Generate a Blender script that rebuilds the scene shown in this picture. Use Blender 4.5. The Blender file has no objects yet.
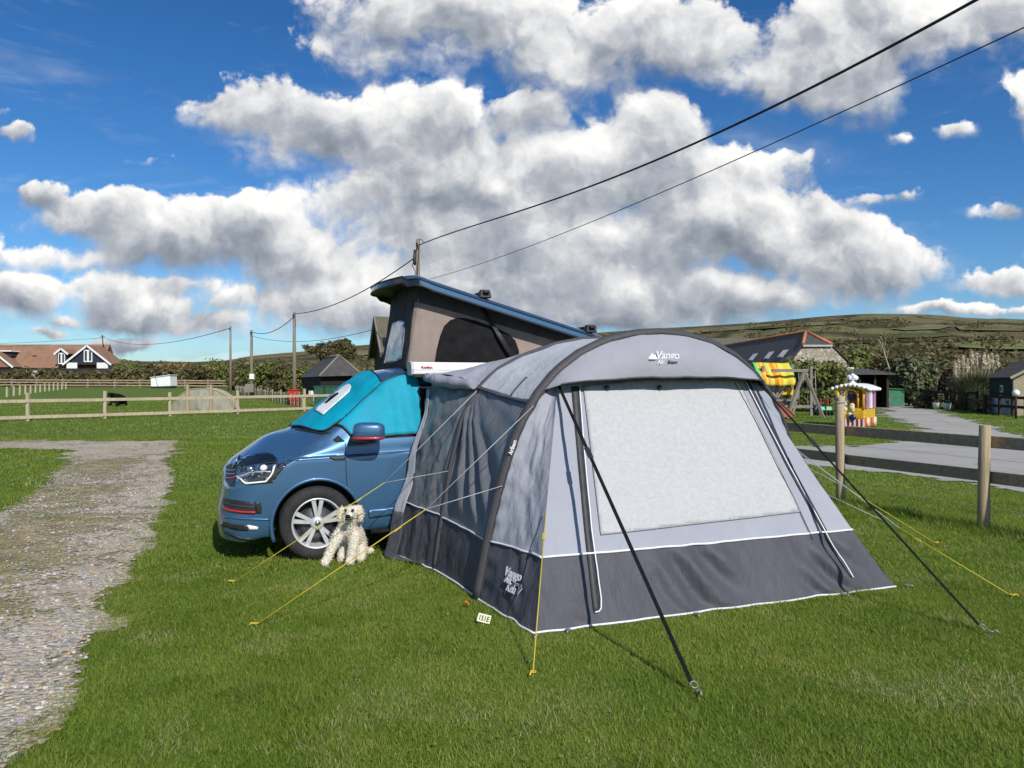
import bpy, bmesh, math, random
import numpy as np
from mathutils import Vector, Matrix, noise
from mathutils.bvhtree import BVHTree
random.seed(7); rng = np.random.default_rng(11)
sc = bpy.context.scene
COL = sc.collection
F = 769.0; H = 1.65                      # focal length in pixels, eye height in metres
R = math.radians

def ray(px, py): return Vector(((px-512)/F, 1.0, (384-py)/F))
def zg(x, y): return 0.011*max(0.0, math.hypot(x, y)-27.0)
def gp(px, py, dz=0.0):                  # ground point seen at a pixel
    d = ray(px, py); t = 3.0
    if d.z < -1e-4:
        t = H/-d.z
        for _ in range(12):
            t = (H-zg(d.x*t, t))/-d.z
    return Vector((d.x*t, t, zg(d.x*t, t)+dz))
def at(px, py, D): d = ray(px, py); return Vector((d.x*D, D, H+d.z*D))
def ground(x, y, dz=0.0): return Vector((x, y, zg(x, y)+dz))
def lerp(a, b, t): return a+(b-a)*t
def smooth(a, b, x):
    t = min(1, max(0, (x-a)/(b-a))); return t*t*(3-2*t)
def interp(x, xs, ys): return float(np.interp(x, xs, ys))

# ---------------------------------------------------------------- objects
def tag(o, label=None, cat=None, group=None, kind=None):
    if label: o['label'] = label
    if cat: o['category'] = cat
    if group: o['group'] = group
    if kind: o['kind'] = kind
    return o
def thing(name, loc, label, cat, rz=0.0, group=None):
    o = bpy.data.objects.new(name, None); COL.objects.link(o)
    o.location = loc; o.rotation_euler = (0, 0, rz); o.empty_display_size = 0.1
    return tag(o, label, cat, group)
def world_of(p):
    m = Matrix.Identity(4)
    while p is not None:
        m = p.matrix_basis @ m; p = p.parent
    return m
def kids(o): return list(o.children)
def copy_tree(o, parent=None):
    c = o.copy(); COL.objects.link(c); c.parent = parent
    for ch in kids(o): copy_tree(ch, c)
    return c

class MB:
    """collects geometry, links it as ONE mesh object"""
    def __init__(s): s.v = []; s.f = []; s.mi = []; s.sm = []; s.m = 0; s.s = False
    def add(s, vs, fs, smooth=None):
        b = len(s.v); s.v.extend([Vector(v) for v in vs])
        for f in fs:
            s.f.append([i+b for i in f]); s.mi.append(s.m); s.sm.append(s.s if smooth is None else smooth)
        return s
    def box(s, c, size, rz=0.0, M=None, taper=1.0):
        x, y, z = [d/2 for d in size]
        vs = [Vector((sx*x*(taper if sz > 0 else 1), sy*y*(taper if sz > 0 else 1), sz*z)) for sz in (-1, 1) for sx, sy in ((-1,-1),(1,-1),(1,1),(-1,1))]
        T = Matrix.Translation(Vector(c)) @ Matrix.Rotation(rz, 4, 'Z')
        if M is not None: T = T @ M
        return s.add([T @ v for v in vs], [(3,2,1,0),(4,5,6,7),(0,1,5,4),(1,2,6,5),(2,3,7,6),(3,0,4,7)])
    def beam(s, a, b, w, h, up=(0,0,1)):
        a = Vector(a); b = Vector(b); d = (b-a).normalized(); u = Vector(up)
        x = d.cross(u)
        if x.length < 1e-5: x = d.cross(Vector((1,0,0)))
        x.normalize(); u = x.cross(d)
        vs = [p+x*i*w/2+u*j*h/2 for p in (a, b) for i, j in ((-1,-1),(1,-1),(1,1),(-1,1))]
        return s.add(vs, [(0,1,2,3),(7,6,5,4),(4,5,1,0),(5,6,2,1),(6,7,3,2),(7,4,0,3)])
    def tube(s, pts, r, n=8, caps=True, smooth=True):
        pts = [Vector(p) for p in pts]; rs = r if hasattr(r, '__len__') else [r]*len(pts)
        vs = []; fs = []; ref = None
        for i, p in enumerate(pts):
            d = (pts[min(i+1, len(pts)-1)]-pts[max(i-1, 0)]).normalized()
            if ref is None: ref = d.cross(Vector((0,0,1)) if abs(d.z) < .9 else Vector((1,0,0))).normalized()
            ref = (ref-d*ref.dot(d)).normalized(); q = d.cross(ref)
            for k in range(n):
                a = 2*math.pi*k/n; vs.append(p+(ref*math.cos(a)+q*math.sin(a))*rs[i])
        for i in range(len(pts)-1):
            for k in range(n): fs.append((i*n+k, i*n+(k+1)%n, (i+1)*n+(k+1)%n, (i+1)*n+k))
        s.add(vs, fs, smooth)
        if caps: s.add(vs[:n], [tuple(range(n))[::-1]], False); s.add(vs[-n:], [tuple(range(n))], False)
        return s
    def cyl(s, a, b, r, r2=None, n=16): return s.tube([a, b], [r, r if r2 is None else r2], n)
    def lathe(s, prof, c, axis='Z', n=24, smooth=True, M=None):
        vs = []; fs = []
        for (rr, hh) in prof:
            for k in range(n):
                a = 2*math.pi*k/n; x, y = rr*math.cos(a), rr*math.sin(a)
                v = Vector((x, y, hh)) if axis == 'Z' else Vector((x, hh, y)) if axis == 'Y' else Vector((hh, x, y))
                if M is not None: v = M @ v
                vs.append(v+Vector(c))
        for i in range(len(prof)-1):
            for k in range(n): fs.append((i*n+k, i*n+(k+1)%n, (i+1)*n+(k+1)%n, (i+1)*n+k))
        return s.add(vs, fs, smooth)
    def grid(s, fn, nu, nv, smooth=True, flip=False):
        vs = [fn(i/nu, j/nv) for j in range(nv+1) for i in range(nu+1)]
        fs = []
        for j in range(nv):
            for i in range(nu):
                a = j*(nu+1)+i; q = (a, a+1, a+nu+2, a+nu+1); fs.append(q[::-1] if flip else q)
        return s.add(vs, fs, smooth)
    def prism(s, poly, off):
        n = len(poly); off = Vector(off); poly = [Vector(p) for p in poly]
        vs = poly+[p+off for p in poly]
        fs = [tuple(range(n))[::-1], tuple(range(n, 2*n))]+[(i, (i+1)%n, n+(i+1)%n, n+i) for i in range(n)]
        return s.add(vs, fs)
    def ball(s, c, r, nu=12, nv=8, sc_=(1,1,1)):
        c = Vector(c)
        return s.grid(lambda u, v: c+Vector((r*sc_[0]*math.cos(2*math.pi*u)*math.sin(math.pi*v), r*sc_[1]*math.sin(2*math.pi*u)*math.sin(math.pi*v), -r*sc_[2]*math.cos(math.pi*v))), nu, nv)
    def xform(s, M): s.v = [M @ v for v in s.v]; return s
    def build(s, name, mats, parent=None, bevel=0.0, local=False, weld=True, thick=0.0, subsurf=0, thick_off=0.0):
        """vertices are world coordinates unless local; the mesh is stored in the parent's space"""
        me = bpy.data.meshes.new(name)
        vs = s.v
        if parent is not None and not local:
            inv = world_of(parent).inverted(); vs = [inv @ v for v in vs]
        org = Vector((0,0,0))
        if parent is None and not local and vs:
            xs = np.array([tuple(v) for v in vs]); lo, hi = xs.min(0), xs.max(0)
            org = Vector(((lo[0]+hi[0])/2, (lo[1]+hi[1])/2, lo[2])); vs = [v-org for v in vs]
        me.from_pydata([tuple(v) for v in vs], [], s.f)
        mats = mats if isinstance(mats, (list, tuple)) else [mats]
        for m in mats: me.materials.append(m)
        me.polygons.foreach_set('material_index', s.mi); me.polygons.foreach_set('use_smooth', s.sm)
        me.validate()
        if weld:
            bm = bmesh.new(); bm.from_mesh(me)
            bmesh.ops.remove_doubles(bm, verts=bm.verts, dist=1e-5)
            bmesh.ops.recalc_face_normals(bm, faces=bm.faces)
            bm.to_mesh(me); bm.free()
        me.update()
        o = bpy.data.objects.new(name, me); COL.objects.link(o); o.parent = parent; o.location = org
        if thick: 
            md = o.modifiers.new('solid', 'SOLIDIFY'); md.thickness = thick; md.offset = thick_off
        if subsurf:
            md = o.modifiers.new('sub', 'SUBSURF'); md.levels = md.render_levels = subsurf
        if bevel:
            md = o.modifiers.new('bev', 'BEVEL'); md.width = bevel; md.segments = 2; md.limit_method = 'ANGLE'; md.angle_limit = R(35)
        return o

def np_mesh(name, V, tris, mats, parent=None, nper=3, smooth=False, attr=None):
    """fast mesh from numpy arrays: V (n,3), tris (m,nper)"""
    me = bpy.data.meshes.new(name)
    me.vertices.add(len(V)); me.vertices.foreach_set('co', np.ascontiguousarray(V, dtype=np.float32).ravel())
    m = len(tris); me.loops.add(m*nper); me.polygons.add(m)
    me.loops.foreach_set('vertex_index', np.ascontiguousarray(tris, dtype=np.int32).ravel())
    me.polygons.foreach_set('loop_start', np.arange(0, m*nper, nper, dtype=np.int32))
    me.polygons.foreach_set('loop_total', np.full(m, nper, dtype=np.int32))
    me.polygons.foreach_set('use_smooth', np.full(m, smooth, dtype=bool))
    for mt in (mats if isinstance(mats, (list, tuple)) else [mats]): me.materials.append(mt)
    me.update(calc_edges=True)
    if attr is not None:
        a = me.attributes.new('tone', 'FLOAT', 'POINT'); a.data.foreach_set('value', np.ascontiguousarray(attr, dtype=np.float32))
    o = bpy.data.objects.new(name, me); COL.objects.link(o); o.parent = parent
    return o

def text_mb(txt, M, height, depth=0.004, shear=0.0, bold=0.0, mb=None, width=None):
    """lettering as a mesh; M maps (x right, y up, z out) to the world"""
    cu = bpy.data.curves.new('lettering', 'FONT'); cu.body = txt; cu.size = height*1.4; cu.extrude = depth/2; cu.shear = shear; cu.offset = bold
    cu.align_x = 'CENTER'; cu.align_y = 'CENTER'; cu.resolution_u = 3
    ob = bpy.data.objects.new('lettering', cu); COL.objects.link(ob)
    dg = bpy.context.evaluated_depsgraph_get(); me = ob.evaluated_get(dg).to_mesh()
    vs = [v.co.copy() for v in me.vertices]; fs = [tuple(p.vertices) for p in me.polygons]
    ob.evaluated_get(dg).to_mesh_clear()
    bpy.data.objects.remove(ob); bpy.data.curves.remove(cu)
    if width and vs:
        w = max(v.x for v in vs)-min(v.x for v in vs)
        for v in vs: v.x *= width/w
    mb = mb or MB(); mb.add([M @ v for v in vs], fs, False); return mb

def frame(o, x, y):
    """matrix with origin o, x axis, y axis (orthogonalised)"""
    x = Vector(x).normalized(); y = Vector(y); y = (y-x*y.dot(x)).normalized(); z = x.cross(y)
    return Matrix(((x.x, y.x, z.x, o[0]), (x.y, y.y, z.y, o[1]), (x.z, y.z, z.z, o[2]), (0,0,0,1)))

# ---------------------------------------------------------------- materials
class NT:
    def __init__(s, nt): s.nt = nt; s.n = nt.nodes; s.l = nt.links
    def node(s, t, **kw):
        n = s.n.new(t)
        for k, v in kw.items(): setattr(n, k, v)
        return n
    def put(s, sock, v):
        if isinstance(v, bpy.types.NodeSocket): s.l.new(v, sock)
        elif isinstance(v, (tuple, list, Vector)):
            v = tuple(v)
            sock.default_value = v+(1.0,) if len(v) == 3 and sock.type == 'RGBA' else v
        else: sock.default_value = v
    def math(s, op, a, b=None, c=None, clamp=False):
        n = s.node('ShaderNodeMath', operation=op); n.use_clamp = clamp
        for i, v in enumerate((a, b, c)):
            if v is not None: s.put(n.inputs[i], v)
        return n.outputs[0]
    def vec(s, op, a, b=None):
        n = s.node('ShaderNodeVectorMath', operation=op); s.put(n.inputs[0], a)
        if b is not None: s.put(n.inputs[1], b)
        return n.outputs['Value'] if op in ('LENGTH', 'DOT_PRODUCT') else n.outputs[0]
    def scale(s, a, k):
        n = s.node('ShaderNodeVectorMath', operation='SCALE'); s.put(n.inputs[0], a); s.put(n.inputs['Scale'], k); return n.outputs[0]
    def noise(s, v, scale, detail=4, rough=.55, dist=0.0, col=False):
        n = s.node('ShaderNodeTexNoise')
        if v is not None: s.put(n.inputs['Vector'], v)
        n.inputs['Scale'].default_value = scale; n.inputs['Detail'].default_value = detail
        n.inputs['Roughness'].default_value = rough; n.inputs['Distortion'].default_value = dist
        return n.outputs['Color' if col else 'Fac']
    def vor(s, v, scale, feature='F1', out='Distance', rnd=1.0):
        n = s.node('ShaderNodeTexVoronoi', feature=feature)
        if v is not None: s.put(n.inputs['Vector'], v)
        n.inputs['Scale'].default_value = scale; n.inputs['Randomness'].default_value = rnd
        return n.outputs[out]
    def ramp(s, f, stops, mode='LINEAR'):
        n = s.node('ShaderNodeValToRGB'); s.put(n.inputs[0], f); e = n.color_ramp.elements; n.color_ramp.interpolation = mode
        while len(e) < len(stops): e.new(0.5)
        for el, (p, c) in zip(e, stops):
            el.position = p; el.color = tuple(c)+(1,) if hasattr(c, '__len__') else (c, c, c, 1)
        return n.outputs[0]
    def mapr(s, f, a, b, c, d, clamp=True, smooth=False):
        n = s.node('ShaderNodeMapRange'); n.clamp = clamp; n.interpolation_type = 'SMOOTHSTEP' if smooth else 'LINEAR'
        for i, v in enumerate((f, a, b, c, d)): s.put(n.inputs[i], v)
        return n.outputs[0]
    def mix(s, f, a, b, mode='MIX'):
        n = s.node('ShaderNodeMix', data_type='RGBA', blend_type=mode)
        s.put(n.inputs[0], f); s.put(n.inputs[6], a); s.put(n.inputs[7], b); return n.outputs[2]
    def coord(s, which='Object'): return s.node('ShaderNodeTexCoord').outputs[which]
    def mapping(s, v, sc_=(1,1,1), rot=(0,0,0), loc=(0,0,0)):
        n = s.node('ShaderNodeMapping'); s.put(n.inputs[0], v); n.inputs['Scale'].default_value = sc_; n.inputs['Rotation'].default_value = rot; n.inputs['Location'].default_value = loc
        return n.outputs[0]
    def bump(s, h, strength=.3, dist=.02):
        n = s.node('ShaderNodeBump'); s.put(n.inputs['Height'], h); n.inputs['Strength'].default_value = strength; n.inputs['Distance'].default_value = dist
        return n.outputs[0]

def new_mat(name):
    m = bpy.data.materials.new(name); m.use_nodes = True
    t = NT(m.node_tree); b = t.n['Principled BSDF']; return m, t, b
def pm(name, col, rough=.6, metal=0.0, var=.12, vscale=6.0, bump=0.0, bscale=40.0, stretch=(1,1,1), spec=.5, coat=0.0, bdist=.01, dirt=0.0):
    """painted / plain material: base colour broken up by noise, optional bump"""
    m, t, b = new_mat(name)
    co = t.mapping(t.coord(), stretch) if stretch != (1,1,1) else t.coord()
    n = t.noise(co, vscale, 5, .6)
    lo = tuple(max(0, c*(1-var*1.6)) for c in col); hi = tuple(c*(1+var*1.3) for c in col)
    c = t.ramp(n, [(.3, lo), (.7, hi)])
    if dirt:
        d = t.ramp(t.noise(co, vscale*.35, 6, .7), [(.45, 0), (.75, 1)])
        c = t.mix(t.math('MULTIPLY', d, dirt), c, (.09, .075, .05))
    t.put(b.inputs['Base Color'], c)
    b.inputs['Roughness'].default_value = rough; b.inputs['Metallic'].default_value = metal
    b.inputs['Specular IOR Level'].default_value = spec; b.inputs['Coat Weight'].default_value = coat; b.inputs['Coat Roughness'].default_value = .04
    if bump: t.put(b.inputs['Normal'], t.bump(t.noise(co, bscale, 5, .6), bump, bdist))
    return m
def wood(name, col, dark=.45, rough=.8, scale=3.0, axis=2):
    m, t, b = new_mat(name)
    st = [14, 14, 14]; st[axis] = .8
    co = t.mapping(t.coord(), tuple(x*scale/3 for x in st))
    g = t.noise(co, 1.4, 6, .65, 1.2)
    c = t.ramp(g, [(.28, tuple(k*dark for k in col)), (.55, col), (.8, tuple(min(1, k*1.25) for k in col))])
    c = t.mix(t.mapr(t.noise(t.coord(), 1.3, 4), .35, .7, 0, .4), c, tuple(k*.55 for k in col))
    t.put(b.inputs['Base Color'], c); b.inputs['Roughness'].default_value = rough; b.inputs['Specular IOR Level'].default_value = .2
    t.put(b.inputs['Normal'], t.bump(g, .5, .01)); return m
def leafmat(name, stops, trans=.25, rough=.55, nscale=.9):
    m, t, b = new_mat(name)
    a = t.node('ShaderNodeAttribute'); a.attribute_name = 'tone'
    f = t.math('ADD', t.math('MULTIPLY', a.outputs['Fac'], .7), t.math('MULTIPLY', t.noise(t.coord(), nscale, 3), .3))
    c = t.ramp(f, stops); t.put(b.inputs['Base Color'], c); b.inputs['Roughness'].default_value = rough; b.inputs['Specular IOR Level'].default_value = .3
    tr = t.node('ShaderNodeBsdfTranslucent'); t.put(tr.inputs[0], c)
    mx = t.node('ShaderNodeMixShader'); mx.inputs[0].default_value = trans
    t.l.new(b.outputs[0], mx.inputs[1]); t.l.new(tr.outputs[0], mx.inputs[2])
    t.l.new(mx.outputs[0], t.n['Material Output'].inputs[0]); return m

# ---------------------------------------------------------------- foliage from many small faces
def leaf_cloud(n, blobs, size, seed=0, up=.3, elong=1.6, shell=.55, gap=.0):
    """numpy leaf quads scattered through a set of ellipsoids (cx,cy,cz,rx,ry,rz); returns V, F, tone"""
    g = np.random.default_rng(seed)
    blobs = np.array(blobs, dtype=float)
    wt = (blobs[:,3]*blobs[:,4]+blobs[:,3]*blobs[:,5]+blobs[:,4]*blobs[:,5]); wt /= wt.sum()
    idx = g.choice(len(blobs), n, p=wt); B = blobs[idx]
    d = g.normal(size=(n,3)); d /= np.linalg.norm(d, axis=1)[:,None]
    rr = shell+(1.08-shell)*g.random(n)**.6
    ph = g.random(3)*6
    lump = 1+.16*np.sin(d[:,0]*5+ph[0]+idx)+.14*np.sin(d[:,1]*6+ph[1]+idx*2)+.12*np.sin(d[:,2]*7+ph[2])
    P = B[:,:3]+d*B[:,3:]*(rr*lump)[:,None]
    nrm = d+g.normal(size=(n,3))*.7; nrm[:,2] += up; nrm /= np.linalg.norm(nrm, axis=1)[:,None]
    a = np.cross(nrm, g.normal(size=(n,3))); a /= np.linalg.norm(a, axis=1)[:,None]+1e-9
    b = np.cross(nrm, a); sz = size*(.6+.8*g.random(n))[:,None]
    V = np.empty((n,4,3)); V[:,0] = P-a*sz*elong; V[:,1] = P+b*sz*.6+nrm*sz*.15; V[:,2] = P+a*sz*elong; V[:,3] = P-b*sz*.6+nrm*sz*.15
    tone = np.repeat(np.clip(g.normal(.5, .2, n), 0, 1), 4)
    return V.reshape(-1,3), np.arange(4*n).reshape(-1,4), tone
def leaf_object(name, n, blobs, size, mat, parent=None, seed=0, **kw):
    V, Fc, tone = leaf_cloud(n, blobs, size, seed, **kw)
    return np_mesh(name, V, Fc, mat, parent, 4, False, tone)
def random_blobs(seed, n, ext, h, rmin=.25, rmax=.45, z0=.15):
    """clumps filling a shape of half-extents ext=(x,y) and height h, standing on z=0"""
    g = np.random.default_rng(seed); out = []
    for i in range(n):
        a = g.random()*2*math.pi; q = math.sqrt(g.random())*.75; z = (z0+(.8-z0)*g.random())*h
        taper = 1-.35*(z/h)
        r = (rmin+(rmax-rmin)*g.random())
        out.append((q*math.cos(a)*ext[0]*taper, q*math.sin(a)*ext[1]*taper, z, r*ext[0], r*ext[1], r*h*.62))
    return out
# ================================================================ camera, light, sky
cam = bpy.data.cameras.new('camera'); camo = bpy.data.objects.new('camera', cam); COL.objects.link(camo)
camo.location = (0, 0, H); camo.rotation_euler = (R(90), 0, 0)
cam.sensor_width = 36; cam.lens = 36*F/1024; cam.clip_start = .05; cam.clip_end = 9000
sc.camera = camo
SUN_EL = 37.0; SUN = Vector((.43, -.90, 0)).normalized()*math.cos(R(SUN_EL)); SUN.z = math.sin(R(SUN_EL))
sl = bpy.data.lights.new('sun', 'SUN'); sl.energy = 4.3; sl.angle = R(.53); sl.color = (1, .955, .88)
so = bpy.data.objects.new('sun', sl); COL.objects.link(so); so.rotation_euler = (-SUN).to_track_quat('-Z', 'Y').to_euler(); so.location = (6, -12, 14)
sc.view_settings.view_transform = 'Standard'; sc.view_settings.look = 'None'; sc.view_settings.exposure = .10; sc.view_settings.gamma = 1
sc.render.engine = 'CYCLES'
cy = sc.cycles; cy.use_denoising = True; cy.max_bounces = 6; cy.diffuse_bounces = 2; cy.glossy_bounces = 3; cy.transparent_max_bounces = 10; cy.caustics_reflective = False; cy.caustics_refractive = False
try: cy.denoiser = 'OPENIMAGEDENOISE'
except Exception: pass

w = bpy.data.worlds.new('World'); sc.world = w; w.use_nodes = True
w.cycles.sampling_method = 'MANUAL'; w.cycles.sample_map_resolution = 512
T = NT(w.node_tree); bg = T.n['Background']
sky = T.node('ShaderNodeTexSky'); sky.sky_type = 'NISHITA'; sky.sun_disc = False
sky.sun_elevation = R(SUN_EL); sky.sun_rotation = math.atan2(SUN.x, SUN.y)
sky.air_density = 1.0; sky.dust_density = .25; sky.ozone_density = 4.0; sky.altitude = 50
SKY = .10
base = T.scale(sky.outputs[0], 1.0)
hs = T.node('ShaderNodeHueSaturation'); hs.inputs['Saturation'].default_value = 1.22; hs.inputs['Value'].default_value = 1.0; T.put(hs.inputs["Color"], base); base = hs.outputs[0]
D_ = T.coord('Generated')                                   # direction looked at
sx = T.node('ShaderNodeSeparateXYZ'); T.put(sx.inputs[0], D_)
X, Y, Z = sx.outputs
base = T.vec('MULTIPLY', base, T.mix(T.mapr(Z, .02, .42, 0, 1), (.70, .88, 1.04), (.56, .77, .95)))
# gnomonic coordinates about north: where along a far vertical wall the line of sight lands
Yc = T.math('MAXIMUM', Y, .08)
cmb = T.node('ShaderNodeCombineXYZ'); T.put(cmb.inputs[0], T.math('DIVIDE', X, Yc)); T.put(cmb.inputs[1], T.math('DIVIDE', Z, Yc)); cmb.inputs[2].default_value = 0
P0 = cmb.outputs[0]
wn = T.vec('SUBTRACT', T.noise(P0, 5.5, 3, .55, col=True), (.5, .5, .5))
wn2 = T.vec('SUBTRACT', T.noise(P0, 19, 4, .6, col=True), (.5, .5, .5))
P1 = T.vec('ADD', P0, T.vec('ADD', T.vec('MULTIPLY', wn, (.085, .05, 0)), T.vec('MULTIPLY', wn2, (.030, .026, 0))))
CL = [  # clouds: centre, half-extents (in 1/769 rad), firmness
 (268,112,72,34,.9),(330,140,85,42,1),(420,135,70,52,1),(440,185,120,58,1),(560,185,100,56,1),(655,128,52,44,1),(640,180,82,60,1),
 (730,225,95,55,1),(600,255,165,52,1),(800,245,80,45,1),(865,268,80,34,1),(500,285,170,42,.9),(340,205,50,30,.5),(335,302,85,34,1),(700,300,160,30,.9),(560,315,140,22,.8),
 (420,15,85,42,.8),(500,30,90,50,.75),(590,55,62,52,.75),(680,38,150,50,.8),(820,80,115,50,.8),(900,25,130,48,.75),(1000,10,80,40,.7),
 (45,192,26,17,.9),(100,215,66,30,1),(165,238,86,36,1),(235,236,66,34,1),(290,258,74,34,1),(330,270,42,16,.8),
 (22,298,38,24,1),(98,292,32,30,1),(150,312,66,24,.9),(200,325,60,16,.8),(42,331,24,9,.8),(130,341,44,10,.8),(90,258,110,14,.5),(230,300,60,20,.5),
 (955,133,30,11,.55),(897,140,17,8,.5),(880,202,40,11,.35),(1010,215,34,12,.5),(1002,284,38,13,.8),(965,308,70,6,.6),(150,165,36,12,.35),(8,132,18,12,.5),(905,345,60,8,.3),
 (450,235,140,55,.8),(600,300,210,36,.8),(520,120,60,30,.6),(760,170,60,30,.5),(470,60,150,26,.45),(150,285,110,14,.5),(60,318,90,9,.45),
 (1085,120,90,50,.8),(1160,260,120,45,.9),(-70,120,60,30,.7),(-120,260,110,45,.9)]
acc = None
for cx, cy_, rx, ry, fm in CL:
    c = ((cx-512)/F, (384-cy_)/F, 0); k = (F/rx, F/ry, 0)
    pin = P1 if acc is None else T.vec('ADD', P1, T.vec('MULTIPLY', acc, (1e-9, 1e-9, 0)))
    q = T.vec('MULTIPLY', T.vec('SUBTRACT', pin, c), k)
    d = T.math('MAXIMUM', T.math('MULTIPLY_ADD', T.vec('LENGTH', q), -fm, 1.25*fm+.75), 0.0)
    wt = T.math('POWER', d, 7.0)
    sp = T.node('ShaderNodeSeparateXYZ'); T.put(sp.inputs[0], q); cb = T.node('ShaderNodeCombineXYZ'); cb.inputs[0].default_value = 1.0; T.put(cb.inputs[1], sp.outputs[1])
    v = T.scale(cb.outputs[0], wt)
    acc = v if acc is None else T.vec('ADD', acc, v)
sp = T.node('ShaderNodeSeparateXYZ'); T.put(sp.inputs[0], acc); Wd = T.math('ADD', sp.outputs[0], 1e-6); S = sp.outputs[1]
DM = T.math('SUBTRACT', T.math('POWER', Wd, 1/7.0), .75)
def puffs(p):
    v1 = T.math('SUBTRACT', 1.0, T.vor(p, 11)); v2 = T.math('SUBTRACT', 1.0, T.vor(p, 25)); v3 = T.math('SUBTRACT', 1.0, T.vor(p, 58))
    return T.math('ADD', T.math('ADD', T.math('MULTIPLY', v1, .50), T.math('MULTIPLY', v2, .32)), T.math('MULTIPLY', v3, .18))
wn3 = T.vec('SUBTRACT', T.noise(P0, 40, 3, .6, col=True), (.5, .5, .5))
P2 = T.vec('ADD', P1, T.vec('MULTIPLY', wn3, (.016, .016, 0)))
pf_ = puffs(P2); pf_o = puffs(T.vec('ADD', P2, (.010, .020, 0)))
fb = T.noise(P1, 7, 7, .60); fb_o = T.noise(T.vec('ADD', P1, (.018, .036, 0)), 7, 5, .60)
# generic clouds away from the north so that reflections and fill are right
gen = T.math('SUBTRACT', T.math('MULTIPLY', T.noise(T.vec('MULTIPLY', D_, (1, 1, 2.2)), 2.6, 7, .6), 3.0), 1.45)
front = T.mapr(Y, .1, .35, 0, 1)
rel = T.math('DIVIDE', S, Wd)                                # -1 base of a cloud .. 1 its sunlit top
den = T.math('ADD', T.math('ADD', DM, .08), T.math('MULTIPLY', T.math('SUBTRACT', fb, .5), 1.25))
den = T.math('ADD', den, T.math('MULTIPLY', T.math('SUBTRACT', pf_, .62), .95))
den = T.math('ADD', den, T.math('MULTIPLY', T.math('SUBTRACT', T.noise(P0, 55, 5, .65), .5), .34))
den = T.math('ADD', T.math('MULTIPLY', den, front), T.math('MULTIPLY', gen, T.math('SUBTRACT', 1.0, front)))
wid = T.mapr(rel, -.7, .5, .75, .17)
alpha = T.mapr(T.math('DIVIDE', T.math('SUBTRACT', den, .06), wid), 0, 1, 0, 1, smooth=True)
wisp = T.mapr(T.noise(T.mapping(D_, (2.2, 2.2, 9), (0, .35, .3)), 2.2, 7, .65, .6), .52, .9, 0, .30)
lowv = T.math('MULTIPLY', T.mapr(Z, .0, .10, 1, 0), T.mapr(T.noise(T.vec('MULTIPLY', P0, (1.2, 6, 1)), 3.5, 6, .6), .40, .72, 0, .5))
alpha = T.math('MAXIMUM', alpha, T.math('MAXIMUM', T.math('MULTIPLY', wisp, T.mapr(Z, 0, .15, .5, 1)), lowv))
lit = T.math('ADD', T.math('MULTIPLY', T.math('SUBTRACT', pf_, pf_o), .62), T.math('MULTIPLY', T.math('SUBTRACT', fb, fb_o), 1.6))
sh = T.math('ADD', T.math('MULTIPLY', rel, .40), T.math('ADD', lit, .54))
big = T.noise(P0, 3.4, 3, .5)
sh = T.math('ADD', sh, T.math('MULTIPLY', T.math('SUBTRACT', big, .5), .5))
sh = T.math('SUBTRACT', sh, T.math('MULTIPLY', T.mapr(den, .35, 1.3, 0, 1), .20))
ccol = T.ramp(sh, [(.0, (.20, .23, .28)), (.20, (.29, .325, .38)), (.42, (.45, .475, .52)), (.62, (.68, .69, .705)), (.88, (.95, .94, .925))])
ccol = T.scale(ccol, 1/SKY)
low = T.mapr(Z, 0, .12, .55, 0)                               # air near the skyline
final = T.mix(alpha, base, ccol)
T.put(bg.inputs['Color'], final); bg.inputs['Strength'].default_value = SKY

# ================================================================ ground
def in_poly(xs, ys, poly):
    res = np.zeros(len(xs), bool); n = len(poly)
    for i in range(n):
        x1, y1 = poly[i][0], poly[i][1]; x2, y2 = poly[(i+1)%n][0], poly[(i+1)%n][1]
        c = ((y1 > ys) != (y2 > ys)); dx = (x2-x1)*(ys-y1)/((y2-y1) if y2 != y1 else 1e-9)+x1
        res ^= c & (xs < dx)
    return res
def vnoise(x, y, s, seed=0):
    """cheap smooth value noise, numpy"""
    g = np.random.default_rng(seed); tab = g.random((64, 64))
    u = x*s; v = y*s; i = np.floor(u).astype(int); j = np.floor(v).astype(int); fu = u-i; fv = v-j
    fu = fu*fu*(3-2*fu); fv = fv*fv*(3-2*fv); i &= 63; j &= 63; i2 = (i+1) & 63; j2 = (j+1) & 63
    return (tab[i,j]*(1-fu)+tab[i2,j]*fu)*(1-fv)+(tab[i,j2]*(1-fu)+tab[i2,j2]*fu)*fv
def fbm(x, y, s, seed=0): return (vnoise(x,y,s,seed)+.5*vnoise(x,y,s*2.1,seed+1)+.25*vnoise(x,y,s*4.3,seed+2))/1.75
def smoothstep_np(a, b, v): q = np.clip((v-a)/(b-a), 0, 1); return q*q*(3-2*q)
def zg_np(x, y): return .011*np.maximum(0, np.hypot(x, y)-27)

track_poly = [gp(*p) for p in ((9,768),(48,711),(84,668),(96,630),(115,587),(148,544),(163,505),(172,462),(177,441),(0,441),(-260,442),(-260,449),(0,448.5),(67,450),(67,467),(29,496),(0,510))]
track_poly = [(-1.55, 2.2)]+[(p.x, p.y) for p in track_poly]+[(-4.35, 4.5), (-3.4, 2.2)]
road_px = [(700,446),(760,454),(811,465),(908,475.6),(977,485),(1024,492.5),(1140,514),(1300,545),(1300,480),(1140,455),(1024,437),(1009,431.6),(980,423.5),(934.5,410.5),(908,405.6),(900,403),(880,402.5),(881,408),(886,416),(911,423.5),(926,433),(921,441),(863,446),(807,447),(760,443),(700,438)]
road_poly = [(p.x, p.y) for p in (gp(*q) for q in road_px)]

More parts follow.
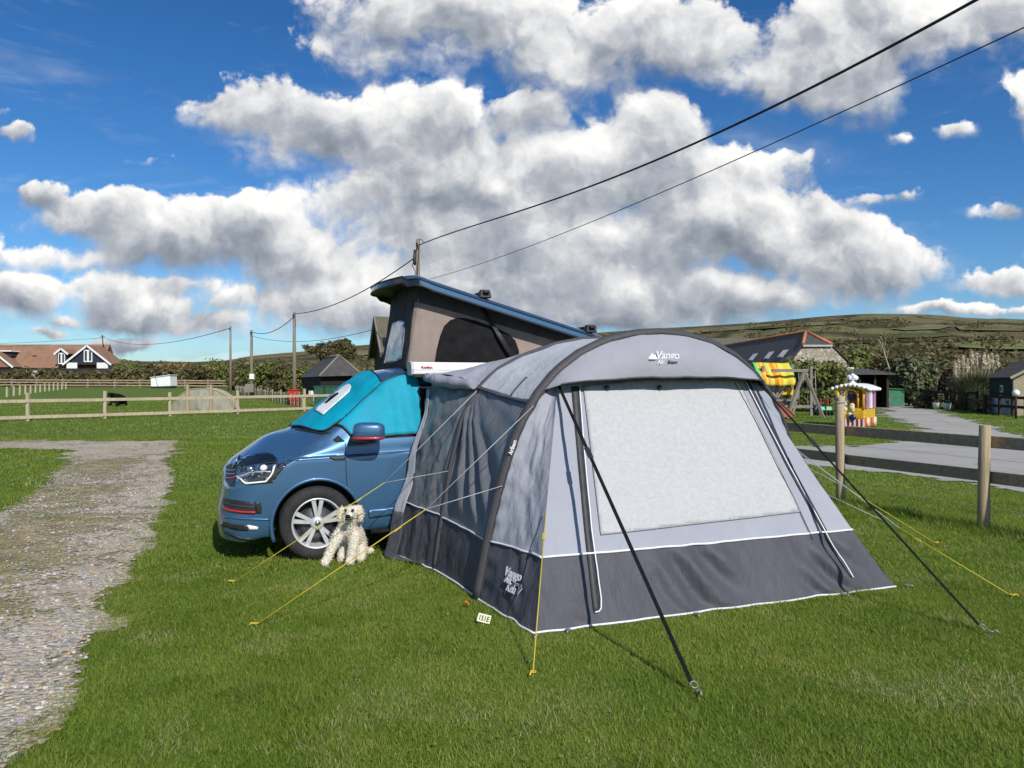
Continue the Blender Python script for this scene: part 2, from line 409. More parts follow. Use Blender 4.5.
# lawn: one sheet out to where the hills begin
m_lawn, t, b = new_mat('lawn_soil')
co = t.coord('Object')
n1 = t.noise(co, .35, 4); n2 = t.noise(co, 3.5, 5, .65); n3 = t.noise(co, 45, 4, .7)
c = t.ramp(n1, [(.3, (.125, .200, .024)), (.7, (.175, .240, .034))])
c = t.mix(t.mapr(n2, .4, .75, 0, .45), c, (.088, .115, .03)); c = t.mix(t.mapr(n3, .35, .7, .55, 0), c, (.025, .043, .008))
t.put(b.inputs['Base Color'], c); b.inputs['Roughness'].default_value = .85; b.inputs['Specular IOR Level'].default_value = .15
t.put(b.inputs['Normal'], t.bump(n3, .6, .02))
mb = MB(); rad = [0, 2, 4, 6, 8, 10, 13, 16, 20, 24, 27, 32, 40, 50, 65, 85, 110, 140, 180, 230]; NA = 96
vs = [(0,0,0)]; fs = []
for r in rad[1:]:
    for k in range(NA): a = 2*math.pi*k/NA; vs.append((r*math.sin(a), r*math.cos(a), zg(r, 0)-(0 if r < 150 else (r-150)*.02)))
for k in range(NA): fs.append((0, 1+(k+1)%NA, 1+k))
for i in range(len(rad)-2):
    for k in range(NA): fs.append((1+i*NA+k, 1+i*NA+(k+1)%NA, 1+(i+1)*NA+(k+1)%NA, 1+(i+1)*NA+k))
mb.add(vs, fs, True); tag(mb.build('ground', m_lawn, weld=False), kind='structure')

# hills
RIDGE = ([-3000,-700,-300,-60,0,40,90,125,190,225,250,290,360,420,600,700,760,830,870,950,1024,1200,1500,2200,4000],
         [372,360,352,346,345,346,356,360,362,360,356,352,345,340,332,326,321,315,313,315,319,330,345,362,372])
def hill_z(x, y):
    r = math.hypot(x, y); az = math.atan2(x, y)
    if abs(az) < 1.4: el = (384-interp(512+F*math.tan(az), *RIDGE))/F*math.cos(az)
    else: el = .02
    RR = 1450+250*math.sin(az*3+1); top = H+el*RR
    q = (r-150)/(RR-150)
    b0 = zg(150, 0)-.35
    if q <= 1:
        wob = .5+.5*noise.noise(Vector((x*.004, y*.004, 3)))
        z = b0+(top-b0)*(max(q,0)**1.25)
        if 0.02 < q < .97: z += (noise.fractal(Vector((x*.0045, y*.0045, 1)), 1, 2, 4))*min(q, .9-q*.85)*26*max(.25, el/.07)
        return z
    return top-(r-RR)*.10
m_hill, t, b = new_mat('hillside_fields')
co = t.coord('Object')
cw = t.vec('ADD', co, t.scale(t.vec('SUBTRACT', t.noise(co, .006, 3, col=True), (.5,.5,.5)), 160))
fld = t.vor(t.mapping(cw, (1, .42, 1)), .0062, out='Color'); fs_ = t.node('ShaderNodeSeparateColor'); t.put(fs_.inputs[0], fld)
edge = t.vor(t.mapping(cw, (1, .42, 1)), .0062, 'DISTANCE_TO_EDGE')
c = t.ramp(fs_.outputs[0], [(0, (.105,.078,.045)), (.25, (.14,.11,.06)), (.45, (.085,.065,.037)), (.62, (.18,.155,.08)), (.78, (.125,.112,.052)), (.9, (.17,.165,.075)), (1, (.25,.21,.13))], 'CONSTANT')
hn = t.noise(co, .012, 6, .65); hf = t.noise(co, .09, 5, .7)
c = t.mix(t.mapr(hn, .42, .62, 0, .75), c, (.195,.165,.085))
c = t.mix(t.mapr(hf, .45, .68, 0, .8), c, (.062,.050,.028))
c = t.mix(t.mapr(edge, .02, .06, .8, 0), c, (.040,.042,.018))
t.put(b.inputs['Base Color'], c); b.inputs['Roughness'].default_value = .95; b.inputs['Specular IOR Level'].default_value = .05
t.put(b.inputs['Normal'], t.bump(t.noise(co, .05, 6, .7), .7, 6))
mb = MB(); vs = []; fs = []; rs = [150, 170, 195, 225, 260, 300, 350, 400, 460, 520, 590, 660, 740, 820, 900, 980, 1060, 1140, 1220, 1300, 1380, 1450, 1520, 1600, 1700, 1900, 2300, 3000]
NH = 260
for r in rs:
    for k in range(NH+1):
        a = -1.5+3.0*k/NH; x, y = r*math.sin(a), r*math.cos(a); vs.append((x, y, hill_z(x, y)))
for i in range(len(rs)-1):
    for k in range(NH): q = i*(NH+1)+k; fs.append((q, q+1, q+NH+2, q+NH+1))
mb.add(vs, fs, True); tag(mb.build('hills', m_hill, weld=False), kind='structure')
# the rest of the land behind the camera, out to the horizon
mb = MB(); vs = []; fs = []
for r in (225, 600, 3000):
    for k in range(41): a = 1.45+(2*math.pi-2.9)*k/40; vs.append((r*math.sin(a), r*math.cos(a), 1.1+(r-225)*.004))
for i in range(2):
    for k in range(40): q = i*41+k; fs.append((q, q+1, q+42, q+41))
mb.add(vs, fs, True); tag(mb.build('terrain', m_hill, weld=False), kind='structure')

# road: concrete lane with worn edges
m_road, t, b = new_mat('concrete_lane')
co = t.coord('Object'); n = t.noise(co, .5, 5, .6); f = t.noise(co, 30, 4, .7); k = t.vor(co, .35, 'DISTANCE_TO_EDGE')
c = t.ramp(n, [(.3, (.33,.315,.285)), (.7, (.44,.42,.38))]); c = t.mix(t.mapr(f, .4, .7, 0, .35), c, (.22,.205,.18))
c = t.mix(t.mapr(k, .0, .012, .5, 0), c, (.14,.125,.10))
t.put(b.inputs['Base Color'], c); b.inputs['Roughness'].default_value = .9; t.put(b.inputs['Normal'], t.bump(f, .4, .01))
def sheet(name, poly, mat, dz, jit=0.0, cell=None, seed=3, keep=None):
    """flat sheet following the ground, made of small cells so that its edge is ragged"""
    P = np.array(poly); x0, y0 = P.min(0)-.5; x1, y1 = P.max(0)+.5
    nx = int((x1-x0)/cell); ny = int((y1-y0)/cell)
    gx, gy = np.meshgrid(x0+np.arange(nx+1)*cell, y0+np.arange(ny+1)*cell); cxs = (gx[:-1,:-1]+cell/2).ravel(); cys = (gy[:-1,:-1]+cell/2).ravel()
    jx = (fbm(cxs, cys, 1.7, seed)-.5)*2*jit; jy = (fbm(cxs, cys, 1.9, seed+9)-.5)*2*jit
    jk = np.maximum(1, cys/9); ok = in_poly(cxs+jx*jk, cys+jy*jk*1.5, poly)
    if keep is not None: ok &= keep(cxs, cys)
    ii = np.nonzero(ok)[0]; j, i = ii//nx, ii%nx; a = j*(nx+1)+i
    quads = np.stack([a, a+1, a+nx+2, a+nx+1], 1)
    V = np.stack([gx.ravel(), gy.ravel(), zg_np(gx.ravel(), gy.ravel())+dz], 1)
    used, inv = np.unique(quads, return_inverse=True)
    return np_mesh(name, V[used], inv.reshape(-1,4), mat, None, 4)
tag(sheet('road', [(x,y) for x,y in road_poly], m_road, .012, .25, .12), kind='structure')

# gravel track
m_grav, t, b = new_mat('gravel_and_soil')
co = t.coord('Object')
cell = t.vor(co, 30, out='Color'); cd = t.vor(co, 30); sp = t.node('ShaderNodeSeparateColor'); t.put(sp.inputs[0], cell)
c = t.ramp(sp.outputs[0], [(0, (.24,.22,.19)), (.2, (.44,.39,.32)), (.4, (.56,.47,.36)), (.6, (.40,.37,.33)), (.75, (.60,.48,.32)), (.88, (.70,.62,.50)), (1, (.56,.37,.19))], 'CONSTANT')
c = t.mix(t.mapr(cd, .25, .55, 0, .6), c, (.42,.355,.27))
so_ = t.math('ADD', t.noise(co, .9, 5, .65), t.math('MULTIPLY', t.noise(co, 6, 4, .6), .25))
c = t.mix(t.mapr(so_, .58, .78, 0, .8), c, (.36,.27,.17))
t.put(b.inputs['Base Color'], c); b.inputs['Roughness'].default_value = .9
t.put(b.inputs['Normal'], t.bump(t.math('SUBTRACT', 1, cd), .8, .02))
TR_DIR = np.array((-.37, .93)); 
def track_grassy(x, y):                       # the grassed and muddy strip along the middle of the track
    d = (x+4.3)*.93+(y-8.5)*.37               # across
    s = (x+4.3)*-.37+(y-8.5)*.93              # along
    return np.exp(-((d+1.0)/.75)**2)*np.clip((s+5.0)/3, 0, 1)*np.clip((11-s)/3, 0, 1)
def track_keep(x, y):
    r = np.abs(np.sin(x*127.1+y*311.7)*43758.5453); r = r-np.floor(r)
    return fbm(x, y, 1.1, 21)*.55+fbm(x, y, 6, 22)*.6+(r-.5)*.34 > .36+.36*track_grassy(x, y)
tag(sheet('gravel_track', track_poly, m_grav, .010, .22, .036, 3, track_keep), kind='structure')
# the soil that shows between stones and grass in the middle of the track
m_soil = pm('trodden_soil', (.32,.245,.155), .95, var=.35, vscale=3, bump=.6, bscale=30)
tag(sheet('soil', track_poly, m_soil, .005, .15, .10, 3), kind='structure')

# loose stones
m_stone, t, b = new_mat('flint_and_limestone')
a = t.node('ShaderNodeAttribute'); a.attribute_name = 'tone'
c = t.ramp(a.outputs['Fac'], [(0, (.20,.20,.20)), (.2, (.36,.35,.33)), (.4, (.50,.45,.38)), (.55, (.34,.34,.35)), (.7, (.56,.45,.30)), (.82, (.64,.61,.56)), (.93, (.50,.31,.15)), (1, (.72,.69,.65))], 'CONSTANT')
c = t.mix(t.mapr(t.noise(t.coord(), 60, 4), .4, .7, 0, .4), c, (.12,.11,.09)); t.put(b.inputs['Base Color'], c); b.inputs['Roughness'].default_value = .8
g = np.random.default_rng(5); N = 42000
yy = 2.6+(14-2.6)*g.random(N)**1.5; xx = -2.0+g.random(N)*-7.5
ok = in_poly(xx, yy, track_poly) & ((track_keep(xx, yy)) | (g.random(N) < .45)); xx, yy = xx[ok], yy[ok]; N = len(xx)
ico = bmesh.new(); bmesh.ops.create_icosphere(ico, subdivisions=1, radius=1); IV = np.array([v.co[:] for v in ico.verts]); IF = np.array([[v.index for v in f.verts] for f in ico.faces]); ico.free()
size = .005+.011*g.random(N)**2.4
Vv = IV[None]*(1+.35*(g.random((N, 12, 1))-.5))*size[:,None,None]*np.stack([.8+.9*g.random(N), .8+.5*g.random(N), .4+.3*g.random(N)], 1)[:,None]
an = g.random(N)*6.28; cs, sn = np.cos(an)[:,None], np.sin(an)[:,None]
Vx = Vv[:,:,0]*cs-Vv[:,:,1]*sn; Vy = Vv[:,:,0]*sn+Vv[:,:,1]*cs
V = np.stack([Vx+xx[:,None], Vy+yy[:,None], Vv[:,:,2]+.010+size[:,None]*.25], 2).reshape(-1,3)
tag(np_mesh('gravel', V, (IF[None]+np.arange(N)[:,None,None]*12).reshape(-1,3), m_stone, None, 3, False, np.repeat(g.random(N), 12)), 'loose grey and tan stones strewn over the track', 'gravel', kind='stuff')

# grass blades
m_grass, t, b = new_mat('grass_blades')
a = t.node('ShaderNodeAttribute'); a.attribute_name = 'tone'
co = t.coord('Object')
c = t.ramp(a.outputs['Fac'], [(0, (.102,.172,.018)), (.35, (.188,.275,.030)), (.65, (.268,.345,.050)), (.88, (.37,.40,.09)), (1, (.52,.46,.24))])
big = t.noise(co, .33, 4, .6); c = t.mix(t.mapr(big, .42, .68, 0, .5), c, (.155,.262,.027)); c = t.mix(t.mapr(t.noise(co, 1.6, 4, .6), .5, .72, 0, .45), c, (.40,.41,.085))
t.put(b.inputs['Base Color'], c); b.inputs['Roughness'].default_value = .5; b.inputs['Specular IOR Level'].default_value = .25
tr = t.node('ShaderNodeBsdfTranslucent'); t.put(tr.inputs[0], c); mx = t.node('ShaderNodeMixShader'); mx.inputs[0].default_value = .46
t.l.new(b.outputs[0], mx.inputs[1]); t.l.new(tr.outputs[0], mx.inputs[2]); t.l.new(mx.outputs[0], t.n['Material Output'].inputs[0])
tent_foot = [(.16,5.07),(3.10,6.24),(2.9,7.1),(2.4,8.6),(-1.0,7.35),(-.70,6.85),(-.27,5.9)]
wheel_spots = []
def blades(n, y0, y1, h0, h1, wd, seed, outer=0.0):
    g = np.random.default_rng(seed)
    y = np.sqrt(y0*y0+(y1*y1-y0*y0)*g.random(n)); x = (g.random(n)-.5)*2*(y*.70+.3)
    if outer: x = np.sign(g.random(n)-.5)*(y*.70+.3+outer*g.random(n)); x = np.where(y < 2.9, (g.random(n)-.5)*2*(y*.70+outer), x)
    jx, jy = g.normal(size=n)*.09, g.normal(size=n)*.09*(1+y/10)
    trk = in_poly(x+jx, y+jy, track_poly); tr_ = trk & track_keep(x, y)
    keep = ~in_poly(x, y, tent_foot) & ~in_poly(x, y, road_poly)
    keep &= (~tr_) | (g.random(n) < .05); keep &= (~trk) | (g.random(n) < .30)
    bare = np.exp(-((x-2.45)/.35)**2-((y-4.15)/.14)**2)*.7
    keep &= g.random(n) > bare
    x, y = x[keep], y[keep]; n = len(x)
    dens = fbm(x, y, 1.4, 31); dens2 = fbm(x, y, 7, 37)
    h = (h0+(h1-h0)*g.random(n)**1.6)*(.55+.9*dens)*(.7+.6*dens2)
    tuft = smoothstep_np(.60, .75, fbm(x, y, 1.9, 57)); h *= 1+1.1*tuft*g.random(n)
    # longer round the fence posts where the mower does not reach
    fx, fy = 4.56, 10.66; sfl = (x-fx)*.338+(y-fy)*-.941; off = np.abs((x-fx)*.941+(y-fy)*.338)
    long_ = np.exp(-(off/.22)**2)*(sfl > -8)*(sfl < 6)*(x > 2.5); h *= 1+3.2*long_*(.3+g.random(n))
    an = g.random(n)*6.283; lean = (.4+1.1*g.random(n))*h; w_ = wd*(.6+.8*g.random(n))*(1+.15*y*0)
    z = zg_np(x, y)
    ca, sa = np.cos(an), np.sin(an); la = an+1.57+(g.random(n)-.5)*1.4
    V = np.empty((n, 3, 3)); V[:,0] = np.stack([x-ca*w_, y-sa*w_, z-.003], 1); V[:,1] = np.stack([x+ca*w_, y+sa*w_, z-.003], 1)
    V[:,2] = np.stack([x+np.cos(la)*lean, y+np.sin(la)*lean, z+h], 1)
    tone = np.clip(.02+.55*fbm(x, y, .8, 41)+.35*fbm(x, y, 4.5, 43)+.36*(g.random(n)-.5)+.05, 0, .9); dry = smoothstep_np(.58, .74, fbm(x, y, 2.6, 61)); tone = np.where(g.random(n) < .03+.22*dry+.5*np.exp(-((x-2.45)/.45)**2-((y-4.15)/.2)**2), 1.0, tone)
    tt = np.repeat(tone, 3); 
    return V.reshape(-1,3), tt
parts = [blades(560000, 2.9, 6.5, .008, .034, .0023, 1), blades(460000, 6.5, 12, .010, .038, .0038, 2), blades(330000, 12, 24, .014, .042, .0075, 3), blades(200000, 24, 60, .02, .055, .016, 4), blades(230000, .6, 9, .012, .042, .0040, 5, 3.5), blades(110000, 9, 24, .014, .045, .009, 6, 5.0)]
V = np.concatenate([p[0] for p in parts]); tone = np.concatenate([p[1] for p in parts])
tag(np_mesh('grass', V, np.arange(len(V)).reshape(-1,3), m_grass, None, 3, False, tone), 'short mown green campsite grass covering the pitch', 'grass', kind='stuff')

# clover and plantain among the grass
g = np.random.default_rng(77); N = 26000; y = np.sqrt(9+(14*14-9)*g.random(N)); x = (g.random(N)-.5)*2*(y*.7+.3)
ok = (fbm(x, y, 1.5, 91) > .60) & ~in_poly(x, y, track_poly) & ~in_poly(x, y, tent_foot) & ~in_poly(x, y, road_poly); x, y = x[ok], y[ok]; N = len(x)
P = np.stack([x, y, .012+.022*g.random(N)], 1); nn = g.normal(size=(N,3))*.35; nn[:,2] += 1; nn /= np.linalg.norm(nn, axis=1)[:,None]
a_ = np.cross(nn, g.normal(size=(N,3))); a_ /= np.linalg.norm(a_, axis=1)[:,None]; b_ = np.cross(nn, a_); sz = (.006+.007*g.random(N))[:,None]
V = np.stack([P-a_*sz, P+b_*sz*.8, P+a_*sz, P-b_*sz*.8], 1).reshape(-1,3)
m_clov = leafmat('clover_leaves', [(0, (.075,.165,.022)), (.5, (.120,.230,.035)), (1, (.20,.30,.07))], .3)
tag(np_mesh('clover', V, np.arange(4*N).reshape(-1,4), m_clov, None, 4, False, np.repeat(g.random(N), 4)), 'small clover leaves growing through the lawn', 'clover', kind='stuff')
# ================================================================ campervan
UV = Vector((.93, .3676, 0)).normalized(); WV = Vector((-UV.y, UV.x, 0))     # along the van (nose to tail), and across to its far side
W0 = Vector((-1.82, 7.20, 0))
def L(t, y, z): return W0+UV*t+WV*y+Vector((0, 0, z))
VM = Matrix(((UV.x, WV.x, 0, W0.x), (UV.y, WV.y, 0, W0.y), (0, 0, 1, 0), (0, 0, 0, 1)))

m_paint, t, b = new_mat('blue_metallic_paint')
co = t.coord(); fl = t.noise(co, 900, 2, .5)
c = t.mix(t.mapr(fl, .35, .65, 0, 1), (.045,.125,.245), (.062,.160,.300)); c = t.mix(t.mapr(t.noise(co, 2.5, 5, .6), .5, .75, 0, .12), c, (.12,.12,.11))
t.put(b.inputs['Base Color'], c); b.inputs['Metallic'].default_value = .45; b.inputs['Roughness'].default_value = .38
b.inputs['Coat Weight'].default_value = 1; b.inputs['Coat Roughness'].default_value = .03
m_black = pm('black_plastic', (.018,.018,.020), .5, var=.2, vscale=20)
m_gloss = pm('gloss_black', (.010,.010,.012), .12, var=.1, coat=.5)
m_rubber = pm('tyre_rubber', (.022,.022,.022), .85, var=.3, vscale=12, bump=.2, bscale=60)
m_alloy = pm('silver_alloy', (.60,.61,.63), .35, metal=.35, var=.08, vscale=14)
m_alloy_d = pm('grey_alloy', (.10,.10,.11), .4, metal=.6, var=.1)
m_chrome = pm('chrome', (.75,.76,.78), .12, metal=1, var=.03)
m_red = pm('red_trim', (.42,.02,.025), .35, var=.08, coat=.4)
m_glass, t, b = new_mat('dark_tinted_glass'); b.inputs['Base Color'].default_value = (.012,.015,.018,1); b.inputs['Roughness'].default_value = .04; b.inputs['Coat Weight'].default_value = 1
t.put(b.inputs['Base Color'], t.mix(t.noise(t.coord(), 3), (.010,.013,.016), (.022,.025,.028)))
m_lens, t, b = new_mat('headlight_lens'); t.put(b.inputs['Base Color'], t.ramp(t.noise(t.mapping(t.coord(), (9,3,14)), 2.5, 2), [(.42, (.02,.022,.025)), (.60, (.05,.055,.06)), (.68, (.42,.44,.46))])); b.inputs['Roughness'].default_value = .08; b.inputs['Coat Weight'].default_value = 1
m_drl = pm('white_light_strip', (.82,.84,.86), .2, var=.03, coat=.5)
m_white = pm('white_enamel', (.80,.80,.79), .35, var=.04, vscale=3, dirt=.06)

van = thing('campervan', W0, 'blue campervan with raised pop-up roof, parked with its nose beside the cream dog', 'campervan')

T_ZC = ([-.93,-.90,-.86,-.80,-.72,-.6,-.45,-.3,-.15,.5,.6,.75,1.0,3.5,3.85,3.97], [.78,.845,.885,.92,.965,1.03,1.11,1.16,1.195,1.70,1.755,1.80,1.84,1.86,1.80,1.55])
T_ZE = ([-.93,-.8,-.6,-.4,-.27,-.1,.15,.72,.9,3.6,3.97], [.70,.785,.86,.915,.955,1.06,1.19,1.685,1.72,1.72,1.4])
T_YE = ([-.93,-.8,-.4,0,.15,.72,4], [.36,.30,.21,.15,.13,.22,.22])
T_IN = ([-.93,-.925,-.905,-.87,-.82,-.74,-.62,-.48,-.38,3.75,3.9,3.97], [.56,.44,.30,.19,.115,.06,.022,.006,0,0,.03,.10])
T_ZB = ([-.93,-.7,-.5,4], [.21,.19,.23,.25])
def sm_interp(x, T):
    d = .035; return (interp(x-d, *T)+2*interp(x, *T)+interp(x+d, *T))/4
def section(t):
    zc, zE, yE, ins, zb = sm_interp(t, T_ZC), sm_interp(t, T_ZE), interp(t, *T_YE), interp(t, *T_IN), interp(t, *T_ZB)
    zs = min(.958+.035*t, zE-.05)
    belt = zs+min(.13, .35*(zE-zs))
    pts = [(.5, zb), (.10, zb), (.025, zb+.05), (.004, .42), (-.004, .66), (.0, zs-.02), (.004, zs), (.030, zs+.012), (.042, belt),
           (lerp(.042, yE, .45), lerp(belt, zE, .5)), (yE-.01, zE-.04*(zE-belt)), ]
    p = lerp(2.0, 3.4, smooth(.3, .95, t))
    for a in (.07, .2, .42, .7, 1.0): pts.append((lerp(yE, .95, a), zE+(zc-zE)*(1-(1-a)**p)))
    return [(.95-(.95-y)*(1-ins/.95), z) for y, z in pts]
NR = 15                                   # spans on a half section
def surf(t, r):
    """point of the bodyshell: t along the van, r in 0..1 from near sill over the roof to far sill"""
    far = r > .5; q = (1-r if far else r)*2*NR
    P = section(t); i = min(int(q), NR-1); f = q-i
    if i == 5 or i == 6: y, z = lerp(P[i][0], P[i+1][0], f), lerp(P[i][1], P[i+1][1], f)
    else:
        p1, p2 = P[i], P[i+1]
        p0 = P[i-1] if i > 0 and i != 7 else (2*p1[0]-p2[0], 2*p1[1]-p2[1])
        p3 = P[i+2] if i+2 <= NR and i != 4 else (2*p2[0]-p1[0], 2*p2[1]-p1[1])
        if i == NR-1: p3 = (2*.95-p1[0], p1[1])
        if i == 0: p0 = (2*p1[0]-p2[0], p1[1])
        def cr(a, b_, c_, d_): return .5*((2*b_)+(c_-a)*f+(2*a-5*b_+4*c_-d_)*f*f+(-a+3*b_-3*c_+d_)*f**3)
        y, z = cr(p0[0],p1[0],p2[0],p3[0]), cr(p0[1],p1[1],p2[1],p3[1])
    k = smooth(-.35, -.93, t)
    tt = (t if t > -.38 else -.38+(t+.38)*.84)+k*(.07*max(0, z-.45)-.03*smooth(.62, .45, z)+.02*smooth(.35, .2, z))
    return tt, (1.9-y if far else y), z
def surfw(t, r, off=0.0):
    p = Vector(surf(t, r))
    if off:
        e = 1e-3
        a = Vector(surf(t+e, r))-Vector(surf(t-e, r)); b_ = Vector(surf(t, min(1, r+e)))-Vector(surf(t, max(0, r-e)))
        n = a.cross(b_); n = n.normalized() if n.length > 0 else Vector((0,0,1))
        if n.z < 0 and abs(n.z) > .3 and p.z > .5: n = -n
        cen = Vector((p.x+.0, .95, .8))
        if n.dot(p-cen) < 0: n = -n
        p = p+n*off
    return VM @ p
tst = [-.93,-.927,-.92,-.905,-.885,-.86,-.83,-.79,-.75,-.70,-.65]+[-.6+.05*i for i in range(32)]+[1.05+.15*i for i in range(9)]+[2.35+.06*i for i in range(23)]+[3.8,3.87,3.93,3.97]
NRR = 92
mb = MB(); rowsv = []
for tq in tst: rowsv.append([VM @ Vector(surf(tq, j/NRR)) for j in range(NRR+1)])
vs = [p for row in rowsv for p in row]; fs = []
for i in range(len(tst)-1):
    for j in range(NRR): a = i*(NRR+1)+j; fs.append((a, a+1, a+NRR+2, a+NRR+1))
    a = i*(NRR+1); fs.append((a+NRR, a, a+NRR+1, a+2*NRR+1))
mb.add(vs, fs, True)
def cap_rows(row):                         # ends closed by strips between near and far half
    n = len(row)-1; b0 = len(mb.v); mb.v.extend(row)
    for j in range(n//2):
        mb.f.append([b0+j, b0+j+1, b0+n-j-1, b0+n-j]); mb.mi.append(0); mb.sm.append(True)
cap_rows(rowsv[0]); cap_rows(rowsv[-1])
shell = mb.build('body', [m_paint], van)
# wheel arches cut out of the shell
def arch_cutter(tc):
    c_ = MB(); c_.lathe([(0,-.3),(.412,-.3),(.412,.40),(0,.40)], (0,0,0), 'Y', 40)
    c_.xform(VM @ Matrix.Translation((tc, 0, .345))); return c_.build('cutter', m_black)
def apply_mods(o):
    dg = bpy.context.evaluated_depsgraph_get(); me = bpy.data.meshes.new_from_object(o.evaluated_get(dg)); o.modifiers.clear(); o.data = me
cut = [arch_cutter(0.0), arch_cutter(3.0)]
bpy.context.view_layer.update()
for c_ in cut:
    md = shell.modifiers.new('cut', 'BOOLEAN'); md.operation = 'DIFFERENCE'; md.object = c_; md.solver = 'EXACT'; md.material_mode = 'TRANSFER'
apply_mods(shell)
for c_ in cut: bpy.data.objects.remove(c_)
for p_ in shell.data.polygons: p_.use_smooth = True
shell.data.set_sharp_from_angle(angle=R(42))
def bvh_of(o):
    bpy.context.view_layer.update(); dg = bpy.context.evaluated_depsgraph_get(); me = o.evaluated_get(dg).to_mesh()
    M = world_of(o); r = BVHTree.FromPolygons([M @ v.co for v in me.vertices], [tuple(p.vertices) for p in me.polygons]); o.evaluated_get(dg).to_mesh_clear(); return r
EYE = Vector((0, 0, H))
def hit(bvh, px, py, off=0.0):
    d = ray(px, py).normalized(); r = bvh.ray_cast(EYE, d)
    if r[0] is None: r2 = bvh.find_nearest(EYE+d*8); loc, n = r2[0], r2[1]
    else: loc, n = r[0], r[1]
    if n.dot(d) > 0: n = -n
    return loc+n*off
from mathutils.geometry import delaunay_2d_cdt
def densify(poly, step):
    out = []
    for i in range(len(poly)):
        a, b_ = Vector(poly[i]), Vector(poly[(i+1) % len(poly)]); n = max(1, int((b_-a).length/step))
        out += [tuple(a.lerp(b_, k/n)) for k in range(n)]
    return out
def patch(name, poly, bvh, mat, parent, off=.006, step=3.0, thick=.004, edge=None):
    """a panel that follows a surface; outline given as seen in the photograph, laid on the surface it belongs to"""
    pd = densify(poly, step); P = np.array(pd); inner = []
    x0, y0 = P.min(0); x1, y1 = P.max(0)
    gx, gy = np.meshgrid(np.arange(x0, x1, step), np.arange(y0, y1, step)); gx = gx.ravel(); gy = gy.ravel()
    ok = in_poly(gx, gy, poly); dmin = np.min(np.hypot(gx[:,None]-P[None,:,0], gy[:,None]-P[None,:,1]), 1); ok &= dmin > step*.45
    pts = [Vector(p) for p in pd]+[Vector((a, b_)) for a, b_ in zip(gx[ok], gy[ok])]
    n = len(pd); r = delaunay_2d_cdt(pts, [(i, (i+1) % n) for i in range(n)], [list(range(n))], 1, 1e-5)
    vs = [hit(bvh, v.x, v.y, off) for v in r[0]]
    m_ = MB(); m_.add(vs, [tuple(f) for f in r[2]], True)
    o = m_.build(name, mat, parent, thick=thick)
    return o
def line_on(mb, pts, bvh, r=.004, off=.002, step=3.0, n=6):
    out = []
    for a, b_ in zip(pts[:-1], pts[1:]):
        a, b_ = Vector(a), Vector(b_); k = max(1, int((b_-a).length/step)); out += [a.lerp(b_, i/k) for i in range(k)]
    out.append(Vector(pts[-1])); mb.tube([hit(bvh, p.x, p.y, off) for p in out], r, n); return mb
BV = bvh_of(shell)
def z5(l): return [(215+.16927*x, 430+.16927*y) for x, y in l]
def z2(l): return [(200+.27344*x, 400+.27344*y) for x, y in l]
def zb(l): return [(280+.15625*x, 370+.15625*y) for x, y in l]

# headlight
hl = patch('headlight', z5([(122,282),(130,255),(150,216),(230,207),(360,196),(424,186),(430,198),(385,250),(340,312),(190,326),(150,312)]), BV, m_lens, van, .004, 2.0)
mb = MB(); line_on(mb, z5([(128,278),(186,316),(300,304),(330,270),(358,215)]), BV, .009, .012, 1.5); mb.build('light_strip', m_drl, hl)
mb = MB(); line_on(mb, z5([(150,280),(210,258),(330,246)]), BV, .007, .010, 1.5); mb.build('inner_trim', m_alloy, hl)
for q in ((215,235),(290,232)):
    p = hit(BV, *z5([q])[0], .010); mb = MB(); mb.ball(p, .035, 12, 8); mb.build('lamp', m_drl if q[0] == 290 else m_chrome, hl)
# grille, intakes, bumper
gr = patch('grille', z5([(68,212),(95,200),(136,207),(124,262),(122,300),(116,336),(84,330),(64,300)]), BV, m_black, van, .004, 2.0)
mb = MB(); line_on(mb, z5([(66,283),(90,288),(122,282)]), BV, .008, .008, 1.5); mb.build('red_strip', m_red, gr)
mb = MB(); line_on(mb, z5([(68,236),(95,240),(128,238)]), BV, .005, .008, 1.5); line_on(mb, z5([(66,258),(92,262),(126,260)]), BV, .005, .008, 1.5); mb.build('grille_slat', m_chrome, gr)
it = patch('air_intake', z5([(48,400),(120,412),(224,428),(240,460),(240,497),(150,494),(58,468)]), BV, m_black, van, .003, 2.0)
mb = MB(); line_on(mb, z5([(52,458),(90,474),(160,484),(238,486)]), BV, .011, .010, 1.5); mb.build('red_strip', m_red, it)
mb = MB(); line_on(mb, z5([(50,428),(120,446),(230,456)]), BV, .006, .008, 1.5); mb.build('intake_slat', m_alloy_d, it)
patch('side_vent', z5([(232,424),(266,424),(276,450),(274,492),(246,494)]), BV, m_black, van, .003, 2.0)
fg = patch('fog_light', z5([(188,562),(200,560),(255,572),(252,588),(206,590)]), BV, m_drl, van, .006, 1.5)
patch('lower_grille', z5([(48,540),(110,556),(190,560),(196,596),(130,592),(52,572)]), BV, m_black, van, .003, 2.0)
mb = MB(); line_on(mb, z5([(42,560),(60,602),(150,640),(260,652),(368,656)]), BV, .016, -.004, 3); mb.build('bumper_lip', m_black, van)
mb = MB(); line_on(mb, z5([(62,512),(150,524),(345,530)]), BV, .010, .0, 3); mb.build('bumper_crease', m_paint, van)
